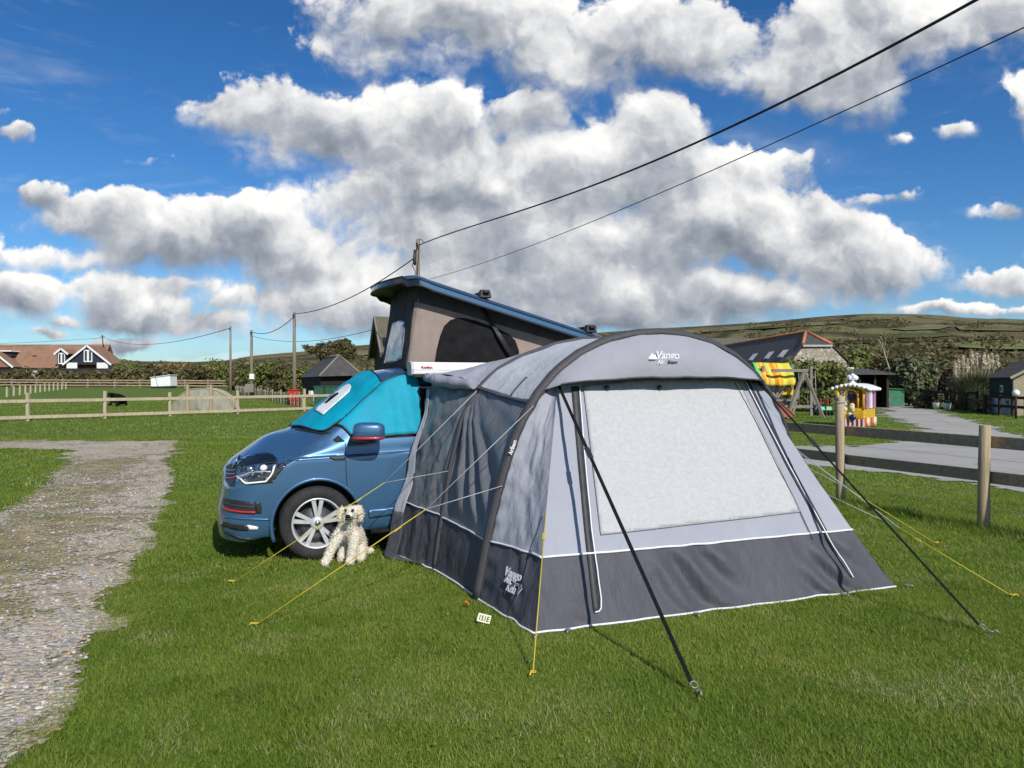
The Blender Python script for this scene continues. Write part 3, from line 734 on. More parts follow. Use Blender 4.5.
# round emblem on the bonnet edge
pc = VM.inverted() @ hit(BV, 237, 463, .012); mb = MB(); Mx = VM @ Matrix.Translation((pc.x, pc.y, pc.z)) @ Matrix.Rotation(R(-12), 4, 'Z') @ Matrix.Rotation(R(28), 4, 'Y')
mb.tube([Mx @ Vector((0, .075*math.cos(a), .075*math.sin(a))) for a in np.linspace(0, 2*math.pi, 25)], .008, 6)
for pts in ([(-.03,.065),(0,.012),(.03,.065)], [(-.058,.03),(-.03,-.055),(0,-.005),(.03,-.055),(.058,.03)]): mb.tube([Mx @ Vector((0, y_, z_)) for y_, z_ in pts], .006, 6)
mb.build('emblem', m_chrome, van)
patch('bonnet_patch', z5([(128,212),(140,190),(170,165),(205,150),(260,138),(310,136),(345,148),(366,172),(368,186),(300,193),(228,203),(150,211)]), BV, m_gloss, van, .008, 2.0)  # gloss black patch laid over the bonnet's leading edge
# shut lines and creases
mb = MB(); line_on(mb, [(345.3,443),(345.8,460),(346.4,478),(347.6,491)], BV, .0035, .0005)
line_on(mb, [(287,461),(318,459),(345.5,457.3),(385,454),(421,450.5)], BV, .004, .0005)
line_on(mb, [(284,463.5),(296,455),(308,446.5),(320,438),(331,430.5)], BV, .004, .0005); mb.build('shut_line', m_black, van)
mb = MB(); mb.tube([VM @ Vector((-.02+t_, -.002, .235)) for t_ in (.52, 1.2, 2.4)], .022, 8); mb.build('sill_trim', m_black, van)
mb = MB(); mb.tube([VM @ Vector((.415*math.cos(a), -.006, .345+.415*math.sin(a))) for a in np.linspace(R(-20), R(200), 40)], .019, 8); mb.build('wheel_arch', m_paint, van)
patch('side_marker', [(329,457.2),(345,456.4),(345,460.2),(334,460.4)], BV, m_black, van, .005, 1.5)
patch('quarter_window', [(333,440),(338,435.6),(345,441.5),(336,442.6)], BV, m_glass, van, .004, 1.5)
patch('door_crease', [(368,510),(399,506.5),(399,513),(369,517.5)], BV, m_paint, van, .012, 2, .012)  # raised patch of body paint standing in for the lower crease highlight
# glazing under the cover and further back
mb = MB(); mb.grid(lambda u, v: surfw(lerp(lerp(-.02, .20, abs(2*v-1)**2), .60, u), lerp(.38, .62, v), .004), 12, 24); mb.build('windscreen', m_glass, van)
for side in (0, 1):
    for ta, tb in ((.42, 1.15), (1.3, 2.35), (2.5, 3.55)):
        mb = MB(); mb.grid(lambda u, v: (lambda r: surfw(lerp(ta, tb, u), 1-r if side else r, .004))(lerp(8.05, 9.75, v)/NR/2), 10, 5); mb.build('side_window', m_glass, van)
mb = MB(); line_on(mb, [(296,429),(310,431.5),(322,434),(331,432.5)], BV, .012, .004); mb.build('wiper', m_black, van)
# mirror
def super_ball(mb, M, a, b_, c_, e=.55, nu=24, nv=14):
    def sg(v, p): return math.copysign(abs(v)**p, v)
    return mb.grid(lambda u, v: M @ Vector((a*sg(math.cos(2*math.pi*u), e)*sg(math.sin(math.pi*v), e), b_*sg(math.sin(2*math.pi*u), e)*sg(math.sin(math.pi*v), e), -c_*sg(math.cos(math.pi*v), e))), nu, nv)
mc = Vector((.45, -.165, 1.205)); MM = VM @ Matrix.Translation(mc)
mb = MB(); super_ball(mb, MM @ Matrix.Rotation(R(-12), 4, 'Z'),   .150, .125, .090); mr = mb.build('wing_mirror', m_paint, van)
mb = MB(); super_ball(mb, MM @ Matrix.Translation((-.004, .0, -.058)) @ Matrix.Rotation(R(-12), 4, 'Z'), .152, .127, .020); mb.build('red_strip', m_red, mr)
mb = MB(); super_ball(mb, MM @ Matrix.Translation((-.05, .02, -.075)) @ Matrix.Rotation(R(-12), 4, 'Z'), .13, .115, .03); mb.beam(MM @ Vector((-.04, .08, -.06)), MM @ Vector((-.07, .21, -.09)), .09, .06); mb.build('mirror_base', m_black, mr)
# wheels
def wheel(tc, y0):
    wM = VM @ Matrix.Translation((tc, y0, .345))
    root = bpy.data.objects.new('wheel', None); COL.objects.link(root); root.parent = van; root.matrix_local = Matrix.Translation(world_of(van).inverted() @ (wM @ Vector((0,0,0))))
    mb = MB(); mb.lathe([(.235,-.0),(.245,-.012),(.29,-.018),(.325,-.008),(.343,.02),(.345,.06),(.345,.17),(.335,.20),(.24,.21),(.235,.0)], (0,0,0), 'Y', 48); mb.xform(wM); mb.build('tyre', m_rubber, root)
    mb = MB(); mb.lathe([(.238,-.006),(.232,-.012),(.222,-.006),(.215,.03),(.20,.10),(.20,.18)], (0,0,0), 'Y', 48)
    for k in range(5):
        for s_ in (-1, 1):
            a = R(90+72*k)+s_*.13; d0 = Vector((math.cos(a), 0, math.sin(a))); a1 = R(90+72*k)+s_*.17; d1 = Vector((math.cos(a1), 0, math.sin(a1)))
            p0 = d0*.05+Vector((0, .008, 0)); p1 = d1*.222+Vector((0, .0, 0)); q = Vector((0,1,0)).cross((p1-p0).normalized())
            for w0_, w1_ in ((.014, .020),):
                f_ = [p0-q*w0_, p0+q*w0_, p1+q*w1_, p1-q*w1_]
                mb.add(f_+[p+Vector((0, .035, 0)) for p in f_], [(0,1,2,3),(7,6,5,4),(0,4,5,1),(1,5,6,2),(2,6,7,3),(3,7,4,0)])
    mb.lathe([(0,-.004),(.045,-.004),(.06,.004),(.066,.03)], (0,0,0), 'Y', 24)
    mb.xform(wM); mb.build('rim', m_alloy, root)
    mb = MB(); mb.lathe([(0,.10),(.20,.10),(.205,.19)], (0,0,0), 'Y', 32); mb.lathe([(0,.055),(.15,.055),(.155,.075),(0,.075)], (0,0,0), 'Y', 32); mb.xform(wM); mb.build('brake_disc', m_alloy_d, root)
    mb = MB(); mb.lathe([(0,-.010),(.026,-.008),(.030,.0)], (0,0,0), 'Y', 20); mb.xform(wM); mb.build('hub_cap', m_chrome, root)
wheel(0, .0); wheel(3.0, .0)
for tc in (0, 3.0):
    mb = MB(); mb.lathe([(0,-.0),(.345,-.0),(.345,-.2),(0,-.2)], (0,0,0), 'Y', 32); mb.xform(VM @ Matrix.Translation((tc, 1.9, .345))); mb.build('wheel', m_rubber, van)
# awning case along the roof edge
mb = MB()
prof = [(.20,1.745),(.06,1.735),(.035,1.75),(.03,1.80),(.04,1.84),(.08,1.868),(.20,1.872)]
mb.prism([VM @ Vector((.93, y, z)) for y, z in prof], UV*2.75); rail = mb.build('awning_case', m_white, van, bevel=.006)
mb = MB(); mb.prism([VM @ Vector((.905, y, z)) for y, z in [(y+(.115-y)*-.04, z+(z-1.80)*.06) for y, z in prof]], UV*.028)
mb.build('end_cap', pm('grey_plastic', (.45,.45,.45), .5), rail, bevel=.004)
mb = MB(); mb.beam(VM @ Vector((.94, .10, 1.725)), VM @ Vector((3.6, .10, 1.725)), .10, .02); mb.beam(VM @ Vector((.95, .06, 1.735)), VM @ Vector((1.02, .06, 1.735)), .04, .03); mb.build('rail_bracket', m_black, rail)
mb = MB(); mb.beam(VM @ Vector((.935, .033, 1.79)), VM @ Vector((3.67, .033, 1.79)), .004, .006); mb.build('seam', pm('seam_grey', (.3,.3,.3), .5), rail)
mb = text_mb('FIAMMA', frame(VM @ Vector((1.06, .028, 1.812)), UV, (0,0,1)), .024, .003, .15, .0015); mb.build('lettering', m_red, rail)
# raised roof lid
def lid(u, v, dz=0.0):
    tq = lerp(.72, 3.93, u); k = max(0, (1.12-tq)/.40); ww = lerp(.835, .70, k**3)
    s_ = 2*v-1; y = .95+ww*math.copysign(abs(s_)**.9, s_)
    z = 2.735-.268*(tq-1.0)+.055*(1-s_**2)-.15*k**2.2*(1-.55*s_*s_)
    z -= .045*smooth(.9, 1.0, abs(s_))
    return VM @ Vector((tq+.20*k*s_*s_, y, z+dz))
mb = MB(); mb.grid(lambda u, v: lid(u, v), 40, 30); roof_lid = mb.build('roof_lid', m_paint, van, thick=.0)
# edge band and underside
mb = MB()
per = [(u, 0) for u in np.linspace(1, .06, 40)]+[(u, v) for u, v in zip(np.r_[np.linspace(.06, 0, 4)[1:], np.zeros(20), np.linspace(0, .06, 4)[1:]], np.r_[np.zeros(3), np.linspace(0, 1, 22)[1:-1], np.ones(3)])]+[(u, 1) for u in np.linspace(.06, 1, 40)]
ring = [lid(*p) for p in per]; nrm = []
n = len(ring)
mb.add(ring+[p+Vector((0,0,-.058)) for p in ring], [(i, i+1, n+i+1, n+i) for i in range(n-1) if not 39 <= i < n-40], True); mb.build('lid_edge', m_paint, roof_lid)
mb = MB(); mb.add(ring[39:n-39]+[p+Vector((0,0,-.058)) for p in ring[39:n-39]], [(i, i+1, n-78+i+1, n-78+i) for i in range(n-79)], True); mb.build('lid_front_edge', m_gloss, roof_lid)  # front edge made black: shade of the side turned from the sun
mb = MB(); mb.grid(lambda u, v: lid(u, v, -.061), 40, 30); mb.tube([p+Vector((0,0,-.061)) for p in ring], .012, 6); mb.build('lid_underside', m_black, roof_lid)
mb = MB(); mb.tube([p+Vector((0,0,.004)) for p in ring], .009, 6); mb.build('lid_seal', m_black, roof_lid)
# canvas
m_canvas = pm('taupe_canvas', (.27,.215,.19), .9, var=.10, vscale=5, bump=.35, bscale=9, stretch=(1,1,.5), spec=.1, bdist=.03)
m_canvas_d = pm('charcoal_canvas', (.062,.059,.062), .85, var=.2, vscale=6, bump=.3, bscale=12, spec=.15)
def lid_z(tq, y=.3): s_ = abs((y-.95)/.835); return 2.735-.268*(tq-1)+.055*(1-s_*s_)-.075
def cv_near(u, v, y=.30, sgn=-1):
    tb = lerp(.93, 3.80, u); tt = lerp(1.05, 3.78, u); tq = lerp(tb, tt, v)
    zt = lid_z(tt); z = lerp(1.80, max(zt, 1.84), v)
    by = .018*math.sin(math.pi*v)*math.sin(math.pi*min(1, u*3))*(1 if u < .2 else 1)+.008*noise.noise(Vector((tq*4, z*5, 0)))+.008*math.sin(18*z+5*tq)*smooth(.3, .9, u)
    yy = y+.05*v+by*-sgn*-1
    if u < .03: yy += .03*(1-u/.03)
    return VM @ Vector((tq, yy if sgn < 0 else 1.9-yy, z))
mb = MB(); mb.grid(lambda u, v: cv_near(u, v), 90, 24); mb.grid(lambda u, v: cv_near(u, v, sgn=1), 40, 10)
canvas = mb.build('pop_up_canvas', m_canvas, van, thick=.004)
mb = MB(); mb.grid(lambda u, v: (lambda a, b_: a.lerp(b_, u)+Vector((0,0,.075*v*math.sin(math.pi*u)))+UV*(.012*noise.noise(Vector((u*6, v*5, 2)))))(cv_near(0, v), cv_near(0, v, sgn=1)), 24, 16); cf = mb.build('front_canvas', m_canvas_d, canvas, thick=.004)  # front face in darker canvas, its shade put into the colour
mb = MB(); mb.grid(lambda u, v: cv_near(u, lerp(lerp(.80, .55, u**2), 1.0, v))-WV*.008, 60, 4); mb.build('top_band', m_canvas_d, canvas)
CB = bvh_of(canvas); CFB = bvh_of(cf)
m_mesh = pm('black_mesh_window', (.011,.011,.012), .75, var=.3, vscale=7, bump=.6, bscale=7, spec=.1, bdist=.03)
win_pts = [(434.5,368),(435,360),(436.5,350),(440,336),(444,326),(450,320.3),(457,318),(464,318.2),(475,320.6),(500,330),(509,334.5),(515,340.5),(518.5,350),(520,368)]
patch('mesh_window', win_pts, CB, m_mesh, canvas, .006, 3, .003)
m_clear = pm('clear_window_vinyl', (.17,.20,.25), .18, var=.35, vscale=9, bump=.5, bscale=8, stretch=(1,1,.25), coat=.5)
patch('front_window', [(384.5,363.5),(388,345),(393,323.5),(399,321),(405.8,320.5),(404.5,340),(402,359.5),(393,362.5)], CFB, m_clear, canvas, .006, 2.5, .003)
mb = MB(); line_on(mb, [(407.5,371),(411,350),(415,325),(418.5,299)], CB, .010, .0); mb.build('corner_seam', m_canvas, canvas)
# gas struts
for dx in (0, .05):
    a = hit(CB, 480+dx*30, 308, .03); b_ = hit(CB, 509+dx*45, 357, .05); mb = MB(); mb.tube([a, a.lerp(b_, .5), a.lerp(b_, .52), b_], [.013, .013, .02, .02], 8); mb.build('strut', m_black, van)
# roof bars on the lid
for tq in (1.72, 2.95):
    mb = MB(); u = (tq-.72)/3.21
    a = lid(u, .02); b_ = lid(u, .98); up = Vector((0,0,.085))
    mb.beam(a+up-WV*.05, b_+up+WV*.05, .07, .028)
    for v in (.04, .96): p = lid(u, v); mb.box(p+Vector((0,0,.04)), (.13,.09,.085), math.atan2(UV.y, UV.x), taper=.75)
    mb.build('roof_bar', m_black, van, bevel=.008)

# ================================================================ thermal cover over windscreen and front doors
m_teal = pm('teal_nylon', (.002,.30,.43), .6, var=.10, vscale=4, bump=.5, bscale=5, spec=.2, bdist=.02)
cov = thing('windscreen_cover', L(.4, .9, 1.2), 'bright turquoise fabric cover over the windscreen and front door glass', 'cover')
RA, RE = 8.15/NR/2, 10.4/NR/2
def cov_pt(u, v, off=.016):
    r = lerp(RA, 1-RA, v); rr = min(r, 1-r); side = smooth(RE+.02, RE-.005, rr)
    q = min(1, max(0, (rr-RE)/(.5-RE)))
    t0 = lerp(lerp(.20, -.155, q**.6), .30, side); t1 = lerp(.66, 1.02, side)
    if rr < RE: t0 = lerp(.34, .20, (rr-RA)/(RE-RA))
    tq = lerp(t0, t1, u)
    return surfw(tq, r, off+.008*noise.noise(Vector((tq*6, r*30, 1)))+.006*math.sin(tq*30+r*40)*smooth(.35,.6,u))
mb = MB(); mb.grid(cov_pt, 36, 110); sheet_ = mb.build('cover_sheet', m_teal, cov, thick=.004)
mb = MB()
for edge_ in ([(0, v) for v in np.linspace(0, 1, 120)], [(1, v) for v in np.linspace(0, 1, 120)], [(u, 0) for u in np.linspace(0, 1, 30)], [(u, 1) for u in np.linspace(0, 1, 30)]): mb.tube([cov_pt(*e, .018) for e in edge_], .009, 6)
mb.build('binding', m_black, cov)
SB = bvh_of(sheet_)
mb = MB(); v_ = (RE-RA)/(1-2*RA)
for vv in (v_, 1-v_): mb = MB(); mb.tube([cov_pt(u, vv, .022) for u in np.linspace(0, 1, 24)], .006, 6); mb.build('seam_cord', m_black, cov)
pw = patch('white_panel', [(314.4,410),(323.8,415.6),(333,407.5),(344,398),(350,392.5),(352,387.5),(351,385.2),(348.4,384.6),(340,389)], SB, pm('white_fabric', (.66,.69,.72), .7, var=.05), cov, .012, 2, .002)
patch('zip_slit', [(325.2,404.4),(327.5,404.2),(339.6,394.6),(338.5,393.6),(332,397.5)], SB, m_mesh, pw, .018, 1.5, .002)
# ================================================================ drive-away awning tent
F0 = Vector((-.26, 5.87, 0))
def TT(s, w_, z): return F0+UV*s+WV*w_+Vector((0,0,z))
TM = Matrix(((UV.x, WV.x, 0, F0.x), (UV.y, WV.y, 0, F0.y), (0, 0, 1, 0), (0, 0, 0, 1)))
def fabric(name, col, rough=.7, spec=.25, b1=.5, var=.06, weave=True):
    m, t, b = new_mat(name); co = t.coord()
    n = t.noise(t.mapping(co, (1, 1, .6)), 2.2, 5, .6, .8); f = t.noise(t.mapping(co, (1.5, 1.5, .5), (0, .5, .3)), 7, 5, .6, 1.2)
    c = t.ramp(t.noise(co, 1.6, 5, .6), [(.3, tuple(k*(1-var) for k in col)), (.7, tuple(k*(1+var) for k in col))])
    c = t.mix(t.mapr(t.noise(co, .9, 6, .7), .55, .8, 0, .10), c, (.16,.14,.11))
    t.put(b.inputs['Base Color'], c); b.inputs['Roughness'].default_value = rough; b.inputs['Specular IOR Level'].default_value = spec
    h = t.math('ADD', t.math('MULTIPLY', n, 1.0), t.math('MULTIPLY', f, .35))
    t.put(b.inputs['Normal'], t.bump(h, b1, .05)); return m
m_tl = fabric('light_grey_polyester', (.315,.325,.375)); m_roof = fabric('pale_roof_polyester', (.46,.475,.51), b1=.55)
m_hood = fabric('mid_grey_polyester', (.30,.30,.345)); m_skirt = fabric('charcoal_polyester', (.074,.074,.090), .6, .25, .6, .1)
m_beam = fabric('dark_beam_sleeve', (.062,.059,.066), .6, .3, .4); m_pipe = pm('white_piping', (.74,.75,.78), .5, var=.04)
m_zip = pm('black_zip_tape', (.040,.040,.044), .6, var=.2, vscale=14)
m_wall = fabric('tinted_side_panel', (.150,.154,.165), .36, .5, .6, .22)
m_blind, t, b = new_mat('white_privacy_blind'); co = t.coord()
n = t.noise(t.mapping(co, (1, 1, 1.5), (0, .35, 0)), 26, 5, .6, .6); n_ = t.noise(co, 3, 4)
t.put(b.inputs['Base Color'], t.mix(t.mapr(n, .35, .65, 0, 1), (.415,.42,.43), (.475,.475,.485))); b.inputs['Roughness'].default_value = .75; b.inputs['Specular IOR Level'].default_value = .2
cr_n = t.noise(t.mapping(co, (2.2, 2.2, .7), (0, .6, .4)), 2.6, 5, .6, 1.5)
t.put(b.inputs['Normal'], t.bump(t.math('ADD', t.math('MULTIPLY', n, .6), t.math('ADD', t.math('MULTIPLY', n_, 1.5), t.math('MULTIPLY', cr_n, .9))), .38, .02))

tent = thing('awning_tent', TT(1.6, -.3, 0), 'large grey inflatable awning tent with a white blinded front window', 'tent')
AL = [(0,0),(.06,.30),(.125,.60),(.2,.88),(.27,1.10),(.355,1.315),(.5,1.56),(.664,1.745),(.86,1.885),(1.1,1.995),(1.38,2.06),(1.62,2.075)]
AP = AL+[(3.24-s, z) for s, z in AL[:-1][::-1]]
BL = [(-.06,0),(-.02,.30),(.045,.64),(.085,.90),(.20,1.36),(.365,1.63),(.52,1.77),(.76,1.90),(1.1,2.02),(1.38,2.075),(1.62,2.085)]
BP = BL+[(3.24-s, z) for s, z in BL[:-1][::-1]]
def along(P, q):
    d = [0]
    for a, b_ in zip(P[:-1], P[1:]): d.append(d[-1]+math.hypot(b_[0]-a[0], b_[1]-a[1]))
    x = q*d[-1]; return float(np.interp(x, d, [p[0] for p in P])), float(np.interp(x, d, [p[1] for p in P]))
def left_s(P, z): h_ = P[:len(P)//2+1]; return float(np.interp(z, [p[1] for p in h_], [p[0] for p in h_]))
def wr(a, b_, c_, amp): return amp*(noise.fractal(Vector((a, b_, c_)), 1, 2, 4))
WF = -.915; ZT = 1.72
def front_w(z): return WF*(1-z/ZT)
def cl(z): return .08+.347*z
def cr_(z): return interp(z, [0, .46, 1.68, 2.1], [3.26, 3.02, 2.535, 2.4])
# left wall, between the two arches
def wall(f, v):
    zA, zB = f*1.50, f*1.63; z = lerp(zA, zB, v); s = lerp(left_s(AP, zA), left_s(BP, zB), v)
    th = math.atan2((1-f)*1.6, (1.0-v)+.06); amp = smooth(.28, .42, f)*smooth(1.0, .9, f)
    k = .032*math.sin(th*24+1.5*math.sin(th*7))*amp*min(1, ((1-f)*2.2)) + wr(v*4, f*5, 1, .012)
    return TT(s+.015*math.sin(math.pi*v)+k, v*1.0, z)
mb = MB(); mb.grid(lambda u, v: wall(lerp(.29, 1.0, v), u), 70, 60); mb.build('side_panel', m_wall, tent)
mb = MB(); mb.grid(lambda u, v: wall(lerp(0, .29, v), u), 50, 24); mb.build('side_skirt', m_skirt, tent)
# roof between the arches, with a flat valance below it on the near side
qa0, qb0 = .265, .285
def roof(u, v):
    a = along(AP, lerp(.275, 1.0, u)); b_ = along(BP, lerp(.278, 1.0, u)); sag = .035*math.sin(math.pi*v)
    return TT(lerp(a[0], b_[0], v), v*1.0, lerp(a[1], b_[1], v)-sag*.8+wr(u*9, v*4, 5, .010)+.006*math.sin(u*60)*math.sin(math.pi*v)*smooth(.3, .0, abs(u-.05)))
mb = MB(); mb.grid(roof, 90, 30); mb.build('roof_panel', m_roof, tent)
def val(u, v):
    p = wall(.985, u); q = roof(0, u); return p.lerp(q, v)-UV*(.035*math.sin(math.pi*v))
mb = MB(); mb.grid(val, 40, 6); mb.build('rolled_door', m_beam, tent)
# seam across the roof
mb = MB(); mb.tube([roof(u, .42)+Vector((0,0,.004)) for u in np.linspace(0, .05, 10)], .008, 6); mb.build('roof_seam', m_zip, tent)
# beam and rear piping
def arch_tube(P, w_, r, n=60, q0=0, q1=1, lift=0.0): return [TT(along(P, lerp(q0, q1, k/n))[0], w_, along(P, lerp(q0, q1, k/n))[1]+lift) for k in range(n+1)]
mb = MB(); mb.tube(arch_tube(AP, .01, .048), .047, 12); beam = mb.build('air_beam', m_beam, tent)
mb = MB(); mb.tube(arch_tube(AP, -.04, .05), .006, 6); mb.build('beam_piping', m_zip, beam)
mb = MB(); mb.tube(arch_tube(BP, 1.0, .02, lift=.004), .021, 8); mb.build('rear_beam', m_beam, tent)
# tunnel to the van
def cline(z): return -.275+.40*min(1, z/1.65)
def tun(f, v):
    zB, zC = f*1.63, f*1.70; sB, sC = left_s(BP, zB), cline(zC); th = math.atan2((1-f)*1.6+.02, v+.06)
    k = wr(v*5, f*6, 9, .022)*smooth(0, .2, v)+.012*math.sin(th*22)*smooth(.28,.4,f)*smooth(1, .9, f)
    return TT(lerp(sB, sC, v)+k, lerp(1.0, 1.79, v), lerp(zB, zC, v))
mb = MB(); mb.grid(lambda u, v: tun(lerp(.30, 1, v), u), 40, 50); mb.build('tunnel_panel', m_wall, tent)
mb = MB(); mb.grid(lambda u, v: tun(lerp(0, .30, v), u), 40, 20); mb.build('tunnel_skirt', m_skirt, tent)
def troof(u, v):
    b_ = along(BP, lerp(.278, 1.0, u)); sR = lerp(.115, 3.30, u)
    q = v; return TT(lerp(b_[0], sR, q), lerp(1.0, 1.775, q), lerp(b_[1], 1.76, q)+.03*math.sin(math.pi*q)+wr(u*8, v*4, 15, .012))
mb = MB(); mb.grid(troof, 80, 20); mb.build('tunnel_roof', m_tl, tent)
# rolled flap under the tunnel roof and the sunlit cowl strip against the van
mb = MB(); pts = [tun(.985, v)+Vector((0,0,.040-.012*math.sin(math.pi*v)))-UV*.045 for v in np.linspace(0, 1, 16)]
mb.tube(pts, [.042+.018*math.sin(math.pi*i/15)+.006*math.sin(i*1.3) for i in range(16)], 10); mb.build('rolled_flap', m_hood, tent)
def cowl(u, v):
    z = lerp(0.0, 1.60, v); wd = lerp(.20, .05, smooth(0, .9, v))
    s = cline(z); bend = .03*math.sin(v*17)+wr(v*6, u*2, 7, .02)
    return TT(s-lerp(.0, wd*.45, u)+bend*.5, 1.77-.02-lerp(wd*.75, 0, u), z+.0)
mb = MB(); mb.grid(lambda u, v: cowl(u, lerp(.26, 1, v)), 8, 50); mb.build('cowl_flap', m_tl, tent, thick=.004)
mb = MB(); mb.grid(lambda u, v: cowl(u, lerp(0, .26, v)), 8, 16); mb.grid(lambda u, v: TT(lerp(-.02, -.36, u), lerp(1.05, 1.74, u)-v*.16*u-.0, .025+.02*math.sin(u*9+v*3)*(1-v)+.018*(1-v)), 24, 6); mb.build('cowl_skirt', m_skirt, tent, thick=.004)
# wings: between the front arch and the corner seams
def wing(f, v, right=False):
    zA, zC = f*1.66, f*1.66
    sA = left_s(AP, zA); sC = cl(zC)
    if right: sA = 3.24-sA; sC = cr_(zC)
    z = lerp(zA, zC, v); amp = math.sin(math.pi*min(1, max(0, v)))
    p = TT(lerp(sA, sC, v), lerp(-.03, front_w(zC), v), z); nrm_ = (UV*(.9 if right else -.9)-WV*.4)
    pucker = .007*math.sin(f*70)*smooth(.35, 0, v)
    return p+nrm_*((wr(v*4+9*right, f*5, 2, .024)+.010*math.sin(f*34+v*9+4*noise.noise(Vector((v*3,f*3,right)))) * (1-f))*amp-.035*amp*smooth(0,.5,f)+pucker)
for rt in (False, True):
    mb = MB(); mb.grid(lambda u, v: wing(lerp(.271, 1, v), u, rt), 30, 70); mb.build('wing_panel', m_tl, tent)
    mb = MB(); mb.grid(lambda u, v: wing(lerp(0, .271, v), u, rt), 30, 24); mb.build('wing_skirt', m_skirt, tent)
# front
def front(u, z, off=0.0):
    s = lerp(cl(z), cr_(z), u); e = math.sin(math.pi*u)
    ft = smooth(.45, .0, z)
    fold = math.sin((s+.85*z)*21+3.2*noise.noise(Vector((s*1.1, z*1.2, 4))))*max(0, .15+noise.noise(Vector((s*1.7, z*1.1, 6))))
    d = wr(s*2.2, z*2.4, 3, .018)+  .055*fold*smooth(.52, .30, z)*smooth(0, .06, z)+.006*fold*smooth(.4, .6, z)*smooth(1.6, 1.0, z)*(u < .16 or u > .86)+.010*noise.noise(Vector((s*5+z*4, z*1.5, 8)))*ft*1.5+.008*math.sin((s*1.0-z*.8)*16)*ft*abs(noise.noise(Vector((s*1.3, 0, 0))))*1.6-.03*e*math.sin(math.pi*min(1, z/ZT))
    return TT(s, front_w(z)+d-off, z)
mb = MB(); mb.grid(lambda u, v: front(u, lerp(.45, 1.70, v)), 120, 70); fp = mb.build('front_panel', m_tl, tent)
mb = MB(); mb.grid(lambda u, v: front(u, lerp(.0, .45, v)), 140, 30); fs_o = mb.build('front_skirt', m_skirt, tent)
# hood over the window
def hood(u, v):
    q = lerp(.288, .712, u); a = along(AP, q); e = math.sin(math.pi*u)
    sb = lerp(.62, 2.555, u); zb_ = 1.645+.045*math.sin(math.pi*u)**.6+.03*u; bulge = .07*math.sin(math.pi*v)*e
    return TT(lerp(a[0], sb, v), lerp(-.01, -.17-.03*e, v**.8)-bulge*.8, lerp(a[1]+.01, zb_, v)+wr(u*7, v*3, 4, .012)*e)
mb = MB(); mb.grid(hood, 90, 24); hd = mb.build('hood', m_hood, tent, thick=.004)
mb = MB(); mb.tube([hood(u, 1.0) for u in np.linspace(0, 1, 50)], .008, 6); mb.build('hood_hem', m_zip, hd)
mb = MB(); mb.grid(lambda u, v: front(u, lerp(.0, 1.70, v)), 140, 100); ft_ = mb.build('front_guide', m_tl); FB = bvh_of(ft_); FSB = FB; bpy.data.objects.remove(ft_); HB = bvh_of(hd)
wp = patch('front_window', [(583.5,386),(600.5,534.5),(650,529),(700,523),(750,517.5),(799,511.6),(777,464),(756,420),(741,388),(737.5,381),(690,379),(640,379.5)], FB, m_blind, tent, .008, 4, .003)
mb = MB(); line_on(mb, [(583,386),(591.5,456),(600.5,535),(650,529.5),(700,523.5),(799,512),(777,464),(756,420),(738.5,382)], FB, .004, .010, 4); mb.build('window_seam', m_hood, wp)
def two(px, py):
    return FB if py < interp(px, [541,590,652,720,820,850], [558,558,550.6,543,531,526]) else FSB
def band(name, lft, rgt, mat, off=.010):
    m_ = MB(); n_ = len(lft); vs = []
    for a, b_ in zip(lft, rgt):
        for p in (a, b_): vs.append(hit(two(*p), *p, off))
    m_.add(vs, [(2*i, 2*i+1, 2*i+3, 2*i+2) for i in range(n_-1)], True); return m_.build(name, mat, tent, thick=.003)
def res(l, n=40):
    d = np.r_[0, np.cumsum([math.dist(a, b_) for a, b_ in zip(l[:-1], l[1:])])]; x = np.linspace(0, d[-1], n)
    return list(zip(np.interp(x, d, [p[0] for p in l]), np.interp(x, d, [p[1] for p in l])))
zl = band('zip_flap', res([(571,387),(577,455),(584,530),(593,612)]), res([(578.5,387),(583,455),(590,530),(600,611)]), m_zip)
zr = band('zip_flap', res([(743,380),(764,422),(785,464),(803,497),(822,531),(838,560),(850,577)]), res([(748,380),(770,425),(790,464),(808,497),(827,532),(842,560),(853,577)]), m_zip)
for pts, par in (([(579,388),(584,455),(591,530),(600.5,600),(600.5,611),(594,613)], zl), ([(744,381),(766,424),(787,464),(805,497),(824,531),(852,578)], zr)):
    mb = MB(); o_ = []
    for p in res(pts, 50): o_.append(hit(two(*p), *p, .014))
    mb.tube(o_, .0055, 6); mb.build('piping', m_pipe, par)
mb = MB(); o_ = [hit(two(*p), *p, .012) for p in res([(734,383),(756,424),(777,468),(794,500),(812,540)], 40)]; mb.tube(o_, .004, 5); mb.build('zip', m_zip, tent)
# white piping lines
mb = MB(); mb.tube([front(u, .45, .006) for u in np.linspace(0, 1, 60)], .009, 6); mb.build('front_piping', m_pipe, tent)
for rt in (False, True): mb = MB(); mb.tube([wing(.271, v, rt)+WV*-.004+UV*(.006 if rt else -.006) for v in np.linspace(0, 1, 24)], .008, 6); mb.build('wing_piping', m_pipe, tent)
mb = MB(); mb.tube([wall(.29, v)-UV*.008 for v in np.linspace(0, 1, 30)]+[tun(.30, v)-UV*.008 for v in np.linspace(.05, 1, 20)], .007, 6); mb.build('side_piping', m_pipe, tent)
mb = MB(); mb.tube([TT(-.30, 1.72, .05)]+[tun(.0, v)-UV*.008+Vector((0,0,.02)) for v in np.linspace(1, .05, 20)]+[wall(0, v)-UV*.008+Vector((0,0,.02)) for v in np.linspace(1, 0, 20)]+[wing(0, v)+Vector((0,0,.015))-UV*.008 for v in np.linspace(0.05, 1, 16)]+[front(u, .015, .01) for u in np.linspace(.01, 1, 60)], .008, 6); mb.build('hem_piping', m_pipe, tent)
